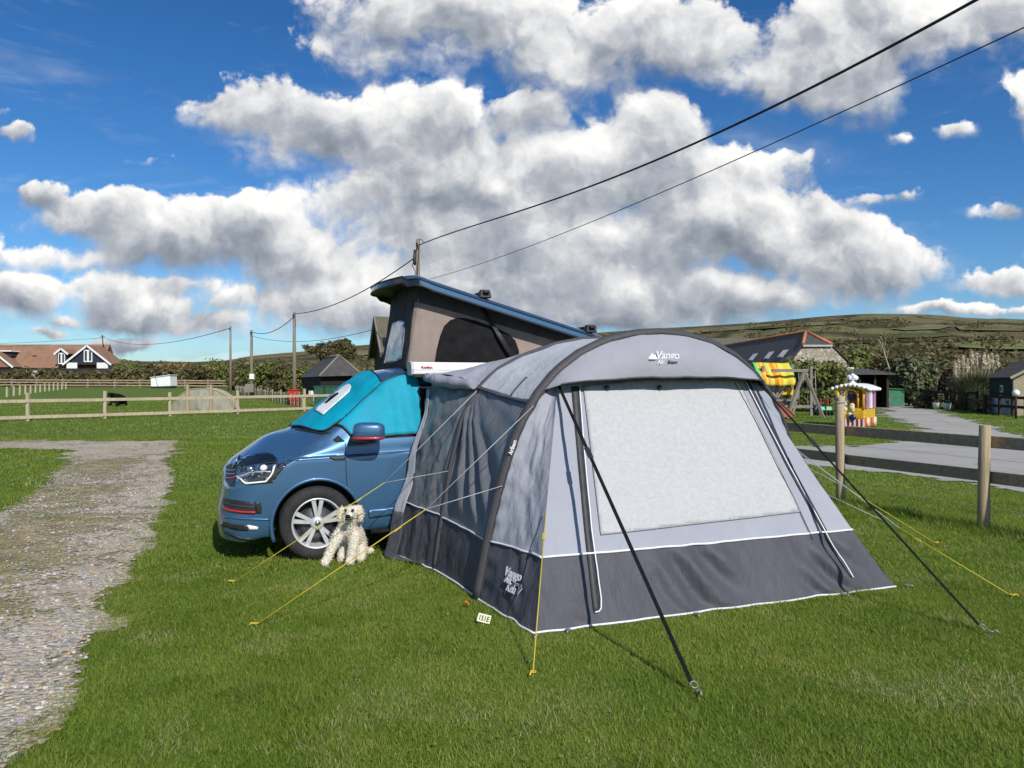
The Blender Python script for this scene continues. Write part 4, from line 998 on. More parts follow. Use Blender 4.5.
mb = MB(); mb.tube([wall(f, .93)-UV*.012 for f in np.linspace(.93, .93, 2)]+[wall(.95, v)-UV*.014 for v in np.linspace(.93, .22, 14)]+[wall(f, .13)-UV*.014 for f in np.linspace(.92, .10, 40)], .006, 6); mb.build('door_piping', m_pipe, tent)
# lettering
hM = frame(hit(HB, 667, 356, .010), UV, Vector((0,0,1))-WV*.15)
mb = text_mb('Vango', hM, .062, .004, .1, .003, width=.225); mb = text_mb('Air', frame(hit(HB, 660, 362.5, .010), UV, Vector((0,0,1))-WV*.15), .034, .004, .15, .002, mb)
mb.build('lettering', m_pipe, hd)
mb = text_mb('Beam', frame(hit(HB, 672, 362.3, .010), UV, Vector((0,0,1))-WV*.15), .030, .004, .1, .0); mb.build('lettering', m_beam, hd)
q_ = frame(hit(HB, 652, 357, .010), UV, (0,0,1)); mb = MB(); mb.add([q_ @ Vector(p) for p in ((-.045,-.02,0),(-.005,.03,0),(.012,.012,0),(.022,.024,0),(.05,-.02,0))], [(0,1,2,3,4)]); mb.build('mountain_mark', m_pipe, hd)
mb = MB(); mb.add([q_ @ Vector(p) for p in ((-.045,-.026,.001),(.05,-.026,.001),(.03,-.036,.001),(-.03,-.036,.001))], [(0,1,2,3)]); mb.build('mountain_mark', m_beam, hd)
ws = [o for o in kids(tent) if o.name.startswith('wing_skirt')][0]; WB = bvh_of(ws)
wu = (wing(.15, 1)-wing(.15, 0)).normalized(); wv_ = (wing(.24, .5)-wing(.05, .5)).normalized()
def wtext(txt, px, py, h, wd, sh=.15, bold=.003): return text_mb(txt, frame(hit(WB, px, py, .014), wu, wv_), h, .003, sh, bold, None, wd)
wtext('Vango', 514, 575, .062, .235).build('lettering', m_pipe, ws)
wtext('AIR', 509.5, 581, .036, .10, .1).build('lettering', m_pipe, ws); wtext('beam', 520, 584.5, .03, .10, 0, 0).build('lettering', m_hood, ws)
wtext('Kela V', 514, 590, .062, .20, .3, .001).build('lettering', m_pipe, ws)
bt = along(AP, .205); wb = (TT(*[along(AP, .23)[0], 0, along(AP, .23)[1]])-TT(along(AP, .18)[0], 0, along(AP, .18)[1])).normalized()
text_mb('AirBeam', frame(TT(bt[0]-.03, -.052, bt[1]), wb, UV*-1), .034, .003, 0, .001, None, .115).build('lettering', m_pipe, beam)
# toggles along the window head, and pegging loops
for u in (.22, .48): mb = MB(); mb.ball(front(u, 1.62, .03), .022, 8, 6); mb.build('toggle', m_zip, tent)

# ---------------------------------------------------------------- straps, guy ropes, pegs
m_web = pm('black_webbing', (.010,.010,.011), .9, var=.25, vscale=30, bump=.3, bscale=120, spec=.1)
m_yel = pm('yellow_cord', (.55,.43,.035), .6, var=.12, vscale=40, bump=.3, bscale=200); m_gcord = pm('pale_grey_cord', (.42,.43,.43), .6, var=.1)
m_steel = pm('steel_peg', (.30,.28,.26), .5, metal=.6, var=.1)
def peg(p, toward, label, mat=m_steel, h=.06):
    d = (Vector(toward)-Vector(p)); d.z = 0; d.normalize()
    o = thing('tent_peg', Vector(p), label, 'peg', group='tent pegs')
    mb = MB(); mb.tube([p-d*-.03+Vector((0,0,-.10)), p+Vector((0,0,.012)), p-d*.012+Vector((0,0,h*.55)), p-d*.03+Vector((0,0,h*.62)), p-d*.045+Vector((0,0,h*.35))], .006, 8); mb.build('hook', mat, o)
    mb = MB(); mb.tube([p+Vector((.016*math.cos(a), .016*math.sin(a), .026)) for a in np.linspace(0, 2*math.pi, 13)], .004, 6); mb.build('ring', mat, o); return o
def strap(a, b_, label, wdt=.026):
    o = thing('storm_strap', b_, label, 'strap', group='black storm straps on the tent front')
    d = (b_-a); n_ = d.cross(Vector((0,0,1))).normalized()
    mb = MB(); m1 = lerp(0, 1, .30)
    for k0, k1 in ((0, .30), (.31, .985)): mb.beam(a+d*k0, a+d*k1, wdt, .003, up=d.cross(n_))
    mb.build('webbing', m_web, o)
    mb = MB(); mb.beam(a+d*.285, a+d*.325, wdt*1.5, .012, up=d.cross(n_)); mb.build('buckle', m_black, o, bevel=.003)
    mb = MB(); mb.tube([b_+Vector((0,0,.02))+n_*.02*math.cos(x)-d.normalized()*.02*math.sin(x) for x in np.linspace(0, 2*math.pi, 12)], .004, 6); mb.build('ring', m_steel, o); return o
s1 = gp(694, 694); s2 = gp(983, 634)
strap(TT(.64, -.06, 1.66), s1+Vector((0,0,.03)), 'black storm strap from the hood down to the grass in front of the white window')
strap(TT(2.57, -.06, 1.68), s2+Vector((0,0,.03)), 'black storm strap running right from the hood past the wooden fence')
peg(s1+Vector((.02,-.03,0)), (1,6,0), 'steel peg at the foot of the strap in front of the window'); peg(s2+Vector((.04,-.02,0)), (2,6,0), 'steel peg at the foot of the strap on the right')
def rope(g_, tops, f, label, rr=.0038):
    o = thing('guy_rope', g_, label, 'rope', group='yellow guy ropes'); tops = [Vector(p) for p in tops]
    M_ = sum(tops, Vector())/len(tops); nd = g_.lerp(M_, f)
    mb = MB(); mb.tube([g_+Vector((0,0,.015)), nd], rr, 6); mb.build('cord', m_yel, o)
    if len(tops) > 1 or f < .99:
        for p in tops: mb = MB(); mb.tube([nd, p], .003, 6); mb.build('upper_cord', m_gcord, o)
    d = (nd-g_).normalized(); q = g_.lerp(nd, .82); mb = MB(); mb.beam(q-d*.03, q+d*.03, .018, .008); mb.build('slider', m_yel, o)
    return o
g1 = gp(233, 584); rope(g1, [TT(.34, .98, 1.60), TT(.06, .98, .88)], .64, 'yellow guy rope reaching the grass nearest the front bumper')
g2 = gp(256, 627); rope(g2, [TT(.44, -.05, 1.48), TT(.18, -.05, .87)], .62, 'yellow guy rope passing just below the seated dog')
g3 = gp(533, 676); rope(g3, [TT(cl(.72)-.01, front_w(.72)-.02, .74)], 1.0, 'short yellow guy rope at the front left corner of the tent')
g4 = gp(1012, 598); rope(g4, [TT(2.98, -.02, 1.10), TT(3.12, .0, .75)], .48, 'long yellow guy rope at the far right, pegged before the fence')
g5 = gp(936, 545); rope(g5, [TT(2.85, 1.0, 1.62), TT(3.1, 1.0, 1.2)], .42, 'yellow guy rope pegged between tent and fence, behind the longer one')
for g_, lb in ((g1,'peg of the rope nearest the bumper'),(g2,'peg of the rope that passes below the dog'),(g3,'yellow-topped peg of the short rope at the tent corner'),(g4,'peg of the long rope at the far right'),(g5,'peg of the rope between tent and fence')):
    peg(g_, TT(1.5, 0, 0), lb, m_yel, .05)
for p, lb in ((TT(.06, -.98, 0), 'steel peg at the front left corner of the tent'), (TT(.30, -.96, 0), 'steel peg below the left zip of the tent'), (TT(1.30, -.97, 0), 'steel peg under the middle of the front hem'), (TT(2.65, -.97, 0), 'steel peg under the front hem, below the right zip'), (TT(3.34, -.95, 0), 'steel peg at the front right corner of the tent')):
    peg(p, TT(1.6, 1, 0), lb, m_steel, .045)
# pitch number
p = gp(484, 625); M_ = frame(p+Vector((0,0,.045)), (.97,-.22,-.18), (.12,.45,.85))
tg = thing('number_marker', p, 'small cream pitch marker reading 151E by the tent hem', 'marker')
mb = MB(); mb.box((0,0,0), (.092,.058,.006)); mb.xform(M_); mb.build('plate', pm('cream_plastic', (.72,.72,.50), .5, var=.05), tg, bevel=.002)
text_mb('151E', M_ @ Matrix.Translation((0,-.002,.004)), .034, .002, 0, .001, None, .070).build('number', m_black, tg)
mb = MB(); mb.tube([M_ @ Vector((0,-.02,-.004)), p+Vector((0,0,-.08))], .005, 6); mb.build('stake', m_steel, tg)
# fallen leaf
p = gp(467, 609); mb = MB(); mb.grid(lambda u, v: p+Vector(((u-.5)*.035, (v-.5)*.03*math.sin(math.pi*(.1+.8*u)), .030+.008*math.sin(u*5)+.01*(v-.5)**2*8)), 8, 6)
tag(mb.build('fallen_leaf', pm('orange_leaf', (.55,.16,.03), .6, var=.3, vscale=60), thick=.001), 'small orange fallen leaf on the grass beside the tent hem', 'leaf')
# ================================================================ dog
dog = thing('dog', Vector((-1.50, 7.02, 0)), 'cream curly-coated dog sitting on the grass by the front wheel of the van', 'dog')
m_fur, t, b = new_mat('cream_curly_coat'); a = t.node('ShaderNodeAttribute'); a.attribute_name = 'tone'
c = t.ramp(t.math('ADD', t.math('MULTIPLY', a.outputs['Fac'], .75), t.math('MULTIPLY', t.noise(t.coord(), 9, 4), .3)), [(.05, (.62,.48,.31)), (.3, (.84,.74,.57)), (.6, (.92,.86,.74)), (1, (.94,.91,.83))])
t.put(b.inputs['Base Color'], c); b.inputs['Roughness'].default_value = .9; b.inputs['Specular IOR Level'].default_value = .05
tr = t.node('ShaderNodeBsdfTranslucent'); t.put(tr.inputs[0], c); mx = t.node('ShaderNodeMixShader'); mx.inputs[0].default_value = .3
t.l.new(b.outputs[0], mx.inputs[1]); t.l.new(tr.outputs[0], mx.inputs[2]); t.l.new(mx.outputs[0], t.n['Material Output'].inputs[0])
def skin_figure(name, pts, edges, radii, mat, parent, root=0, levels=2):
    me = bpy.data.meshes.new(name); inv = world_of(parent).inverted()
    me.from_pydata([tuple(inv @ Vector(p)) for p in pts], edges, []); me.materials.append(mat)
    o = bpy.data.objects.new(name, me); COL.objects.link(o); o.parent = parent
    md = o.modifiers.new('skin', 'SKIN'); md.use_smooth_shade = True; md.branch_smoothing = .6
    sv = me.skin_vertices[0].data
    for i, r in enumerate(radii): sv[i].radius = (r, r) if not hasattr(r, '__len__') else r; sv[i].use_root = (i == root)
    s_ = o.modifiers.new('sub', 'SUBSURF'); s_.levels = s_.render_levels = levels
    bpy.context.view_layer.update(); apply_mods(o)
    for p in o.data.polygons: p.use_smooth = True
    return o
DP = [(-1.445,7.22,.13,.088),   # 0 pelvis
      (-1.465,7.14,.24,.092),  # 1 back
      (-1.49,7.05,.335,.085),  # 2 chest
      (-1.48,6.99,.42,.070),   # 3 neck
      (-1.46,6.955,.508,.080),  # 4 skull
      (-1.452,6.885,.478,.042),# 5 muzzle base
      (-1.450,6.835,.466,.030),# 6 muzzle tip
      (-1.570,7.00,.300,.055), # 7 shoulder left
      (-1.630,6.97,.170,.040), # 8 elbow
      (-1.675,6.94,.055,.032), # 9 wrist
      (-1.695,6.895,.028,.034),# 10 paw
      (-1.425,7.01,.300,.055), # 11 shoulder right
      (-1.445,6.995,.170,.041),# 12
      (-1.465,6.985,.055,.033),# 13
      (-1.478,6.940,.028,.034),# 14
      (-1.405,7.16,.170,.050), # 15 knee right
      (-1.392,7.12,.075,.038), # 16 hock
      (-1.402,7.055,.028,.034),# 17
      (-1.56,7.19,.165,.05), # 18 knee left
      (-1.575,7.15,.070,.036), # 19
      (-1.580,7.085,.028,.032),# 20
      (-1.530,6.975,.535,.030),# 21 ear left root
      (-1.553,6.955,.470,.027),# 22
      (-1.553,6.945,.415,.018),# 23
      (-1.388,6.97,.535,.030), # 24 ear right root
      (-1.366,6.955,.470,.027),# 25
      (-1.368,6.945,.415,.018),# 26
      (-1.40,7.33,.06,.03), (-1.34,7.40,.05,.02)]
DE = [(0,1),(1,2),(2,3),(3,4),(4,5),(5,6),(2,7),(7,8),(8,9),(9,10),(2,11),(11,12),(12,13),(13,14),(0,15),(15,16),(16,17),(0,18),(18,19),(19,20),(4,21),(21,22),(22,23),(4,24),(24,25),(25,26),(0,27),(27,28)]
db = skin_figure('body', [p[:3] for p in DP], DE, [p[3]*.98 for p in DP], m_fur, dog, 0, 4)
# curly coat: the surface itself is thrown into soft curls, with fine strands standing off it
me = db.data; nv = len(me.vertices); co_ = np.empty(nv*3); me.vertices.foreach_get('co', co_); co_ = co_.reshape(-1,3); vn = np.empty(nv*3); me.vertices.foreach_get('normal', vn); vn = vn.reshape(-1,3)
def curls(P): return .5+.28*np.sin(P[:,0]*165+2.2*np.sin(P[:,2]*75))*np.sin(P[:,2]*150+2*np.sin(P[:,1]*70))+.22*np.sin(P[:,0]*310+P[:,2]*140+2*np.sin(P[:,1]*130))*np.sin(P[:,2]*280+1.5*np.sin(P[:,0]*110))
muz = np.array(world_of(dog).inverted() @ Vector((-1.451, 6.835, .470))); near = np.clip((np.linalg.norm(co_-muz, axis=1)-.045)/.05, .15, 1)
co_ = co_+vn*((curls(co_)-.3)*.017*near)[:,None]; me.vertices.foreach_set('co', co_.ravel())
hx_ = co_[:,0]-muz[0]; ear = (np.abs(hx_) > .072) & (co_[:,2] > .37) & (np.abs(co_[:,1]-muz[1]) < .2); tn = .50+.40*curls(co_); tn = np.where(ear, tn*.45, tn); tn = np.where(near < .8, tn*.75, tn)
at_ = me.attributes.new('tone', 'FLOAT', 'POINT'); at_.data.foreach_set('value', tn.astype(np.float32)); me.update()
me = db.data; nf = len(me.polygons); cen = np.empty(nf*3); me.polygons.foreach_get('center', cen); cen = cen.reshape(-1,3)
nor = np.empty(nf*3); me.polygons.foreach_get('normal', nor); nor = nor.reshape(-1,3); ar = np.empty(nf); me.polygons.foreach_get('area', ar)
g = np.random.default_rng(3); N = 15000; fi = g.choice(nf, N, p=ar/ar.sum())
head = np.array(world_of(dog).inverted() @ Vector((-1.451, 6.85, .475))); d_face = np.linalg.norm(cen[fi]-head, axis=1); fi = fi[(d_face > .055) | (g.random(N) < .25)]; N = len(fi)
P = cen[fi]+g.normal(size=(N,3))*.004; curl = .5+.5*np.sin(P[:,0]*150+2*np.sin(P[:,2]*70))*np.sin(P[:,2]*130+2*np.sin(P[:,1]*60))
dn_ = np.tile(np.array([0., 0., -1.]), (N, 1)); dn_ -= nor[fi]*np.sum(dn_*nor[fi], 1)[:,None]
aa = dn_*.8+g.normal(size=(N,3))*.45+nor[fi]*.35; aa /= np.linalg.norm(aa, axis=1)[:,None]; bb = np.cross(nor[fi], aa); bb /= np.linalg.norm(bb, axis=1)[:,None]+1e-9
ln_ = (.007+.008*g.random(N))[:,None]; wd_ = (.0012+.0010*g.random(N))[:,None]; kk = nor[fi]*(.004*g.random(N))[:,None]
V = np.stack([P-bb*wd_, P+bb*wd_, P+aa*ln_+bb*wd_*.5+kk, P+aa*ln_-bb*wd_*.5+kk], 1).reshape(-1,3)
ears = np.abs(cen[fi][:,0]-head[0]) > .075; tone = np.clip(.42+.36*curl+g.normal(0,.12,N)-.25*(ears & (cen[fi][:,2] > .38)), 0, 1)
np_mesh('curly_coat', V, np.arange(4*N).reshape(-1,4), m_fur, dog, 4, False, np.repeat(tone, 4))
m_nose = pm('wet_black_nose', (.012,.010,.010), .25, var=.1)
mb = MB(); mb.ball((-1.450,6.793,.478), .021, 12, 8, (1.2,.8,.9)); mb.build('nose', m_nose, dog)
mb = MB(); mb.tube([(-1.475,6.815,.452),(-1.450,6.806,.446),(-1.425,6.815,.452)], .006, 6); mb.build('mouth', m_nose, dog)
for sx in (-1, 1): mb = MB(); mb.ball((-1.455+sx*.032,6.868,.522), .014, 10, 8); mb.build('eye', m_nose, dog)
# ================================================================ vegetation materials
G_DARK = leafmat('dark_scrub_leaves', [(0, (0.051,0.048,0.019)), (.45, (0.115,0.102,0.040)), (.8, (0.194,0.156,0.066)), (1, (0.287,0.209,0.103))])
G_MID = leafmat('green_bush_leaves', [(0, (0.067,0.092,0.024)), (.45, (0.149,0.175,0.046)), (.8, (0.257,0.259,0.079)), (1, (0.381,0.333,0.148))])
G_SAGE = leafmat('sage_bush_leaves', [(0, (0.057,0.072,0.034)), (.45, (0.140,0.157,0.077)), (.8, (0.243,0.250,0.135)), (1, (0.372,0.351,0.220))])
G_BROWN = leafmat('bracken_leaves', [(0, (0.107,0.079,0.035)), (.45, (0.250,0.187,0.083)), (.8, (0.393,0.291,0.135)), (1, (0.500,0.395,0.196))])
m_bark = pm('weathered_bark', (.12,.10,.08), .9, var=.35, vscale=9, bump=.6, bscale=30, stretch=(1,1,.25))
def bush(label, px, D, w_, h, mat, n=2500, leaf=.10, seed=1, depth=None, nb=16, group=None, name='bush', cat='bush', rmin=.25, rmax=.42):
    x = (px-512)/F*D; o = thing(name, ground(x, D), label, cat, group=group)
    blobs = random_blobs(seed, nb, (w_/2, (depth or w_)/2), h, rmin, rmax)
    leaf_object('foliage', n, blobs, leaf, mat, o, seed)
    mb = MB(); g = random.Random(seed)
    for k in range(5):
        a = g.random()*6.28; q = .3*w_/2; p0 = Vector((.12*math.cos(a), .12*math.sin(a), -.05)); p2 = Vector((q*math.cos(a), q*math.sin(a), h*.62)); mb.tube([p0, p0.lerp(p2, .5)+Vector((.05,.03,.0)), p2], [.05*h/2, .035*h/2, .012*h/2], 6)
    mb.build('stem', m_bark, o, local=True); return o
# ---------------------------------------------------------------- timber fences
m_pale = wood('pale_timber', (.50,.42,.29), .6); m_brown = wood('brown_timber', (.42,.31,.215), .5, axis=0); m_post = wood('round_post_timber', (.46,.36,.235), .5)
m_dkwood = wood('dark_stained_timber', (.05,.033,.026), .5); m_grey_w = wood('grey_weathered_timber', (.26,.235,.20), .55)
# right-hand fence
FD = Vector((.338, -.941, 0)); FN = Vector((.941, .338, 0)); fp0 = Vector((4.56, 10.66, 0))
fen = thing('rail_fence', fp0, 'brown two-rail wooden fence with round posts between the tent and the lane', 'fence')
tops = {-3:1.25,-2:1.3,-1:1.25,0:1.48,1:1.19,2:1.2,3:1.2}
for k in range(-3, 4):
    p = fp0+FD*2.157*k; hgt = tops[k]; lx = (.02, -.01, .0, -.015, .02, 0, .01)[k+3]; mb = MB()
    mb.tube([p+Vector((0,0,-.2)), p+Vector((lx*.3,0,.25)), p+Vector((lx*.7,.01,.75)), p+Vector((lx,0,hgt-.012)), p+Vector((lx,0,hgt))], [.066,.064,.060,.060,.052], 14)
    mb.build('post', m_post, fen)
    if k == 0: mb = MB(); mb.tube([p+Vector((.072*math.cos(a), .072*math.sin(a), 1.40+.012*math.cos(a))) for a in np.linspace(0, 6.283, 16)], .006, 6); mb.tube([p+Vector((-.05,-.04,1.41)), p+Vector((-.06,-.06,1.47)), p+Vector((-.01,-.05,1.5))], .006, 6); mb.build('wire_tie', m_gcord, fen)
for k in range(-3, 3):
    for zr_, dr in ((.60, .012), (1.0, -.008)):
        a = fp0+FD*(2.157*k-.0+ .004)+FN*.10; b_ = fp0+FD*(2.157*(k+1)-.004)+FN*.10; mb = MB()
        mb.beam(a+Vector((0,0,zr_)), b_+Vector((0,0,zr_+dr)), .045, .135); mb.build('rail', m_brown, fen, bevel=.006)
mb = MB()
for z in (.25, .8): mb.tube([fp0+FD*2.157*k+FN*.13+Vector((0,0,z)) for k in range(-3, 4)], .0022, 4)
mb.build('wire', m_gcord, fen)
# pale fence on the left
A_, B_ = Vector((-20.2, 31.6, 0)), Vector((-11.2, 41.5, 0))
lf = thing('rail_fence', ground(-15.9, 36.1), 'pale two-rail timber fence crossing the paddock in front of the polytunnel', 'fence')
fs2 = [-.85,-.62,-.40,-.18,.02,.244,.459,.713,1.0,1.28,1.56,1.85]
pts = [A_.lerp(B_, f) for f in fs2]; pts = [Vector((p.x, p.y, zg(p.x, p.y))) for p in pts]
for i, p in enumerate(pts): mb = MB(); mb.beam(p+Vector((0,0,-.2)), p+Vector((.01*(i%3-1),0,1.12+.05*((i*7)%3))), .12, .10, up=(0,1,0)); mb.build('post', m_pale, lf)
for a, b_ in zip(pts[:-1], pts[1:]):
    for z in (.16, .83): mb = MB(); o_ = Vector((0,-.075,z)); mb.beam(a+o_-(b_-a)*.0+Vector((0,0,.01)), b_+o_, .05, .13); mb.build('rail', m_pale, lf)
# far fence of the paddock
ff = thing('rail_fence', ground(-60, 112), 'brown fence along the far side of the paddock, in front of the hedge', 'fence')
fpts = [ground((px-512)/F*112, 112) for px in (-40,-14,12,37,63,88,115,140,161,185,208,232)]
for p in fpts: mb = MB(); mb.beam(p, p+Vector((0,0,1.3)), .2, .2, up=(0,1,0)); mb.build('post', m_grey_w, ff)
for a, b_ in zip(fpts[:-1], fpts[1:]):
    for z in (.35, .75, 1.1): mb = MB(); mb.beam(a+Vector((0,-.1,z)), b_+Vector((0,-.1,z)), .08, .16); mb.build('rail', m_brown, ff)
# row of pale short posts
for k in range(14):
    f = k/13; px = lerp(-3, 66, f**.75); D = lerp(62, 100, f); x = (px-512)/F*D
    if k == 0:
        mb = MB(); mb.box((0,0,.40), (.14,.14,.95), taper=.8); first = tag(mb.build('marker_post', m_pale, local=True), 'pale short wooden post in the row across the left paddock', 'post', 'row of pale paddock posts'); c_ = first
    else: c_ = first.copy(); COL.objects.link(c_)
    c_.location = ground(x, D)
# palings by the poles
pf = thing('paling_fence', ground(-18, 62), 'brown paling fence of short stakes beside the telegraph poles and red bin', 'fence')
pa, pb = ground((236-512)/F*80, 80), ground((303-512)/F*46, 46); NP = 34
for k in range(NP):
    p = pa.lerp(pb, (k/(NP-1))**1.2); p.z = zg(p.x, p.y); mb = MB(); h_ = .75+.25*((k*37)%5)/5; mb.beam(p, p+Vector((.03*((k*13)%3-1),0,h_)), .09, .10, up=(0,1,0)); mb.build('stake', m_grey_w if k%3 else m_brown, pf)
for z in (.35, .65): mb = MB(); mb.tube([Vector((q.x, q.y+.06, zg(q.x,q.y)+z)) for q in (pa.lerp(pb, k/8) for k in range(9))], .04, 6); mb.build('rail', m_brown, pf)

# ---------------------------------------------------------------- left: polytunnel, shelter, animals
m_poly, t, b = new_mat('dirty_polythene'); co = t.coord(); n = t.noise(t.mapping(co, (1,1,.5)), 2.2, 6, .7)
t.put(b.inputs['Base Color'], t.ramp(n, [(.3, (.20,.19,.14)), (.6, (.40,.385,.31)), (.8, (.50,.49,.43))])); b.inputs['Roughness'].default_value = .35
D = 39.6; x = (203-512)/F*D; pt = thing('polytunnel', ground(x, D+.9), 'low dome polytunnel of cloudy polythene behind the pale fence', 'polytunnel'); z0 = zg(x, D)
def dome(a, v, r=1.0): return Vector((x+1.60*r*math.cos(a), D+.8*v-.10*math.sin(a), z0+1.27*r*abs(math.sin(a))**.92-.02))
mb = MB(); mb.grid(lambda u, v: dome(math.pi*u, v, 1+.012*math.sin(v*9*math.pi)), 36, 10); mb.grid(lambda u, v: dome(math.pi*u, .01, max(.01, v)), 36, 6); mb.grid(lambda u, v: dome(math.pi*u, .99, max(.01, v)), 36, 6); mb.build('polythene_skin', m_poly, pt)
for v in (-.01, .5, 1.01): mb = MB(); mb.tube([dome(a, v, 1.012) for a in np.linspace(0, math.pi, 30)], .022, 6); mb.build('hoop', m_pale, pt)
for dx in (-.72, .48): mb = MB(); mb.beam(Vector((x+dx, D-.16, z0)), Vector((x+dx, D-.16, z0+1.45)), .12, .10, up=(0,1,0)); mb.build('post', m_post, pt)
D = 110; x = (164-512)/F*D; z0 = zg(x, D); fsx = thing('field_shelter', Vector((x, D, z0)), 'white field shelter with a tilted roof by the far hedge', 'shelter')
mb = MB(); mb.prism([Vector((x-1.4, D-1, z0+.25)), Vector((x+1.4, D-1, z0+.35)), Vector((x+1.3, D-1, z0+1.85)), Vector((x-1.42, D-1, z0+1.5))], (0, 2.2, 0)); mb.build('body', m_white, fsx)
mb = MB(); mb.box((x, D-.1, z0+.14), (2.7, 2.0, .28)); mb.build('base', m_black, fsx); mb = MB(); mb.beam((x-1.5, D+.1, z0+1.54), (x+1.42, D+.1, z0+1.92), 2.5, .07); mb.build('roof', m_white, fsx)
m_blackwool = pm('black_wool', (.014,.012,.012), .95, var=.3, vscale=8, bump=.7, bscale=20, spec=.05); m_brwool = pm('brown_coat', (.05,.028,.018), .9, var=.3, bump=.5)
def sheep(px, py, label, mat, standing, s_=1.0, rz=0.0):
    p = gp(px, py); o = thing('sheep', p, label, 'sheep', rz=rz); h_ = .52 if standing else .34
    P_ = [(-.38,0,h_,.21),(0,0,h_+.03,.25),(.34,0,h_,.20),(.52,0,h_+(.18 if standing else .22),.11),(.68,0,h_+(.16 if standing else .20),.075),(.80,0,h_+.10,.05),(.60,.12,h_+.27,.025),(.60,-.12,h_+.27,.025)]
    E_ = [(0,1),(1,2),(2,3),(3,4),(4,5),(4,6),(4,7)]
    for sx, sy in ((-.34,.12),(-.34,-.12),(.32,.12),(.32,-.12)):
        i = len(P_); r0 = 0 if sx < 0 else 2
        if standing: P_ += [(sx,sy,.38,.07),(sx+(.05 if sx<0 else -.02),sy,.2,.035),(sx,sy,.03,.035)]
        else: P_ += [(sx,sy*1.4,.12,.07),(sx+.16,sy*1.6,.06,.04),(sx+.05,sy*1.7,.04,.035)]
        E_ += [(r0,i),(i,i+1),(i+1,i+2)]
    M = Matrix.Translation(p) @ Matrix.Rotation(rz, 4, 'Z') @ Matrix.Scale(s_, 4)
    skin_figure('body', [M @ Vector(q[:3]) for q in P_], E_, [q[3]*s_ for q in P_], mat, o, 1, 1)
sheep(119, 406, 'black sheep lying on the paddock grass behind the pale fence', m_blackwool, False, 1.35, R(262))
sheep(157, 391.2, 'dark brown sheep standing in front of the white shelter', m_brwool, True, 1.0, R(80))

# ---------------------------------------------------------------- left: hedge and bushes
def row_blobs(seed, x0, x1, y0, y1, h, n, z=0, r=1.6):
    g = np.random.default_rng(seed); out = []
    for k in range(n):
        f = (k+g.random())/n; q = h*(.75+.5*g.random()); out.append((lerp(x0,x1,f), lerp(y0,y1,f)+g.normal()*.8, z+q*.45, r*(.8+.6*g.random()), r*(.7+.4*g.random()), q*.5))
    return out
hg = thing('hedge', ground(-75, 122), 'long overgrown hedge below the terracotta-roofed house', 'hedge')
iv = world_of(hg).inverted().translation
bl = row_blobs(4, -108, -44, 124, 122, 2.7, 34, zg(75, 122)); leaf_object('foliage', 15000, [(a+iv.x, b_+iv.y, c_+iv.z, d, e, f) for a, b_, c_, d, e, f in bl], .26, G_DARK, hg, 4)
mb = MB()
for k in range(20): q = ground(-106+62*k/19, 123.4); mb.tube([q, q+Vector((.3,0,1.6))], [.08,.04], 5)
mb.build('stem', m_bark, hg)
for i, (px, D, w_, h, mat, lb) in enumerate([
    (128,140,9,4.6,G_MID,'round green bush right of the terracotta-roofed house'),(150,150,8,4.2,G_DARK,'dark bush behind the white shelter, left of its roof'),(176,138,10,4.3,G_BROWN,'brownish bush behind the right end of the white shelter'),
    (200,118,6,3.6,G_DARK,'dark hedge bush between the white shelter and the first telegraph pole'),(222,122,9,4.4,G_MID,'green tree-like bush left of the first telegraph pole'),(243,98,5,3.7,G_DARK,'dark bush between the two left telegraph poles'),
    (266,95,6.5,4.2,G_MID,'green bush right of the second telegraph pole'),(285,92,6,3.5,G_DARK,'dark bush left of the tallest left telegraph pole'),(305,80,4,2.6,G_MID,'low green bush beside the black barn'),(357,72,6,3.0,G_MID,'green bush behind the right end of the black barn'),(372,64,3.5,2.4,G_BROWN,'brownish bush below the mossy gable')]):
    bush(lb, px, D, w_, h, mat, 3000, .18, 20+i, group='bushes beyond the left paddock')
# ---------------------------------------------------------------- windblown tree
D = 72; x = (333-512)/F*D; tr_o = thing('windblown_tree', ground(x, D), 'dark windswept tree leaning right above the black barn', 'tree'); g = random.Random(8)
mb = MB(); tk = [Vector((-.2,0,-.2)), Vector((-.1,0,1.2)), Vector((.1,0,2.4)), Vector((.5,0,3.3))]; mb.tube(tk, [.26,.22,.17,.1], 8)
cl_ = [(-1.9,0,4.35,.75,.7,.32),(-1.2,.2,4.75,.5,.5,.25),(-.5,0,4.0,.9,.9,.5),(.2,.2,4.7,1.0,.9,.5),(.9,0,4.9,.9,.9,.45),(1.5,0,4.5,.8,.8,.45),(.8,-.2,4.0,1.1,.9,.55),(.0,0,3.5,1.0,.9,.5),(1.4,.1,3.8,.7,.7,.4),(-.9,0,3.6,.5,.5,.35),(-2.5,0,4.6,.3,.3,.2)]
for c_ in cl_: mb.tube([tk[2], tk[2].lerp(Vector(c_[:3]), .5)+Vector((0,0,.1)), Vector(c_[:3])], [.08,.05,.02], 5)
mb.build('trunk', m_bark, tr_o, local=True); leaf_object('crown', 5200, cl_, .10, G_DARK, tr_o, 31, shell=.3)

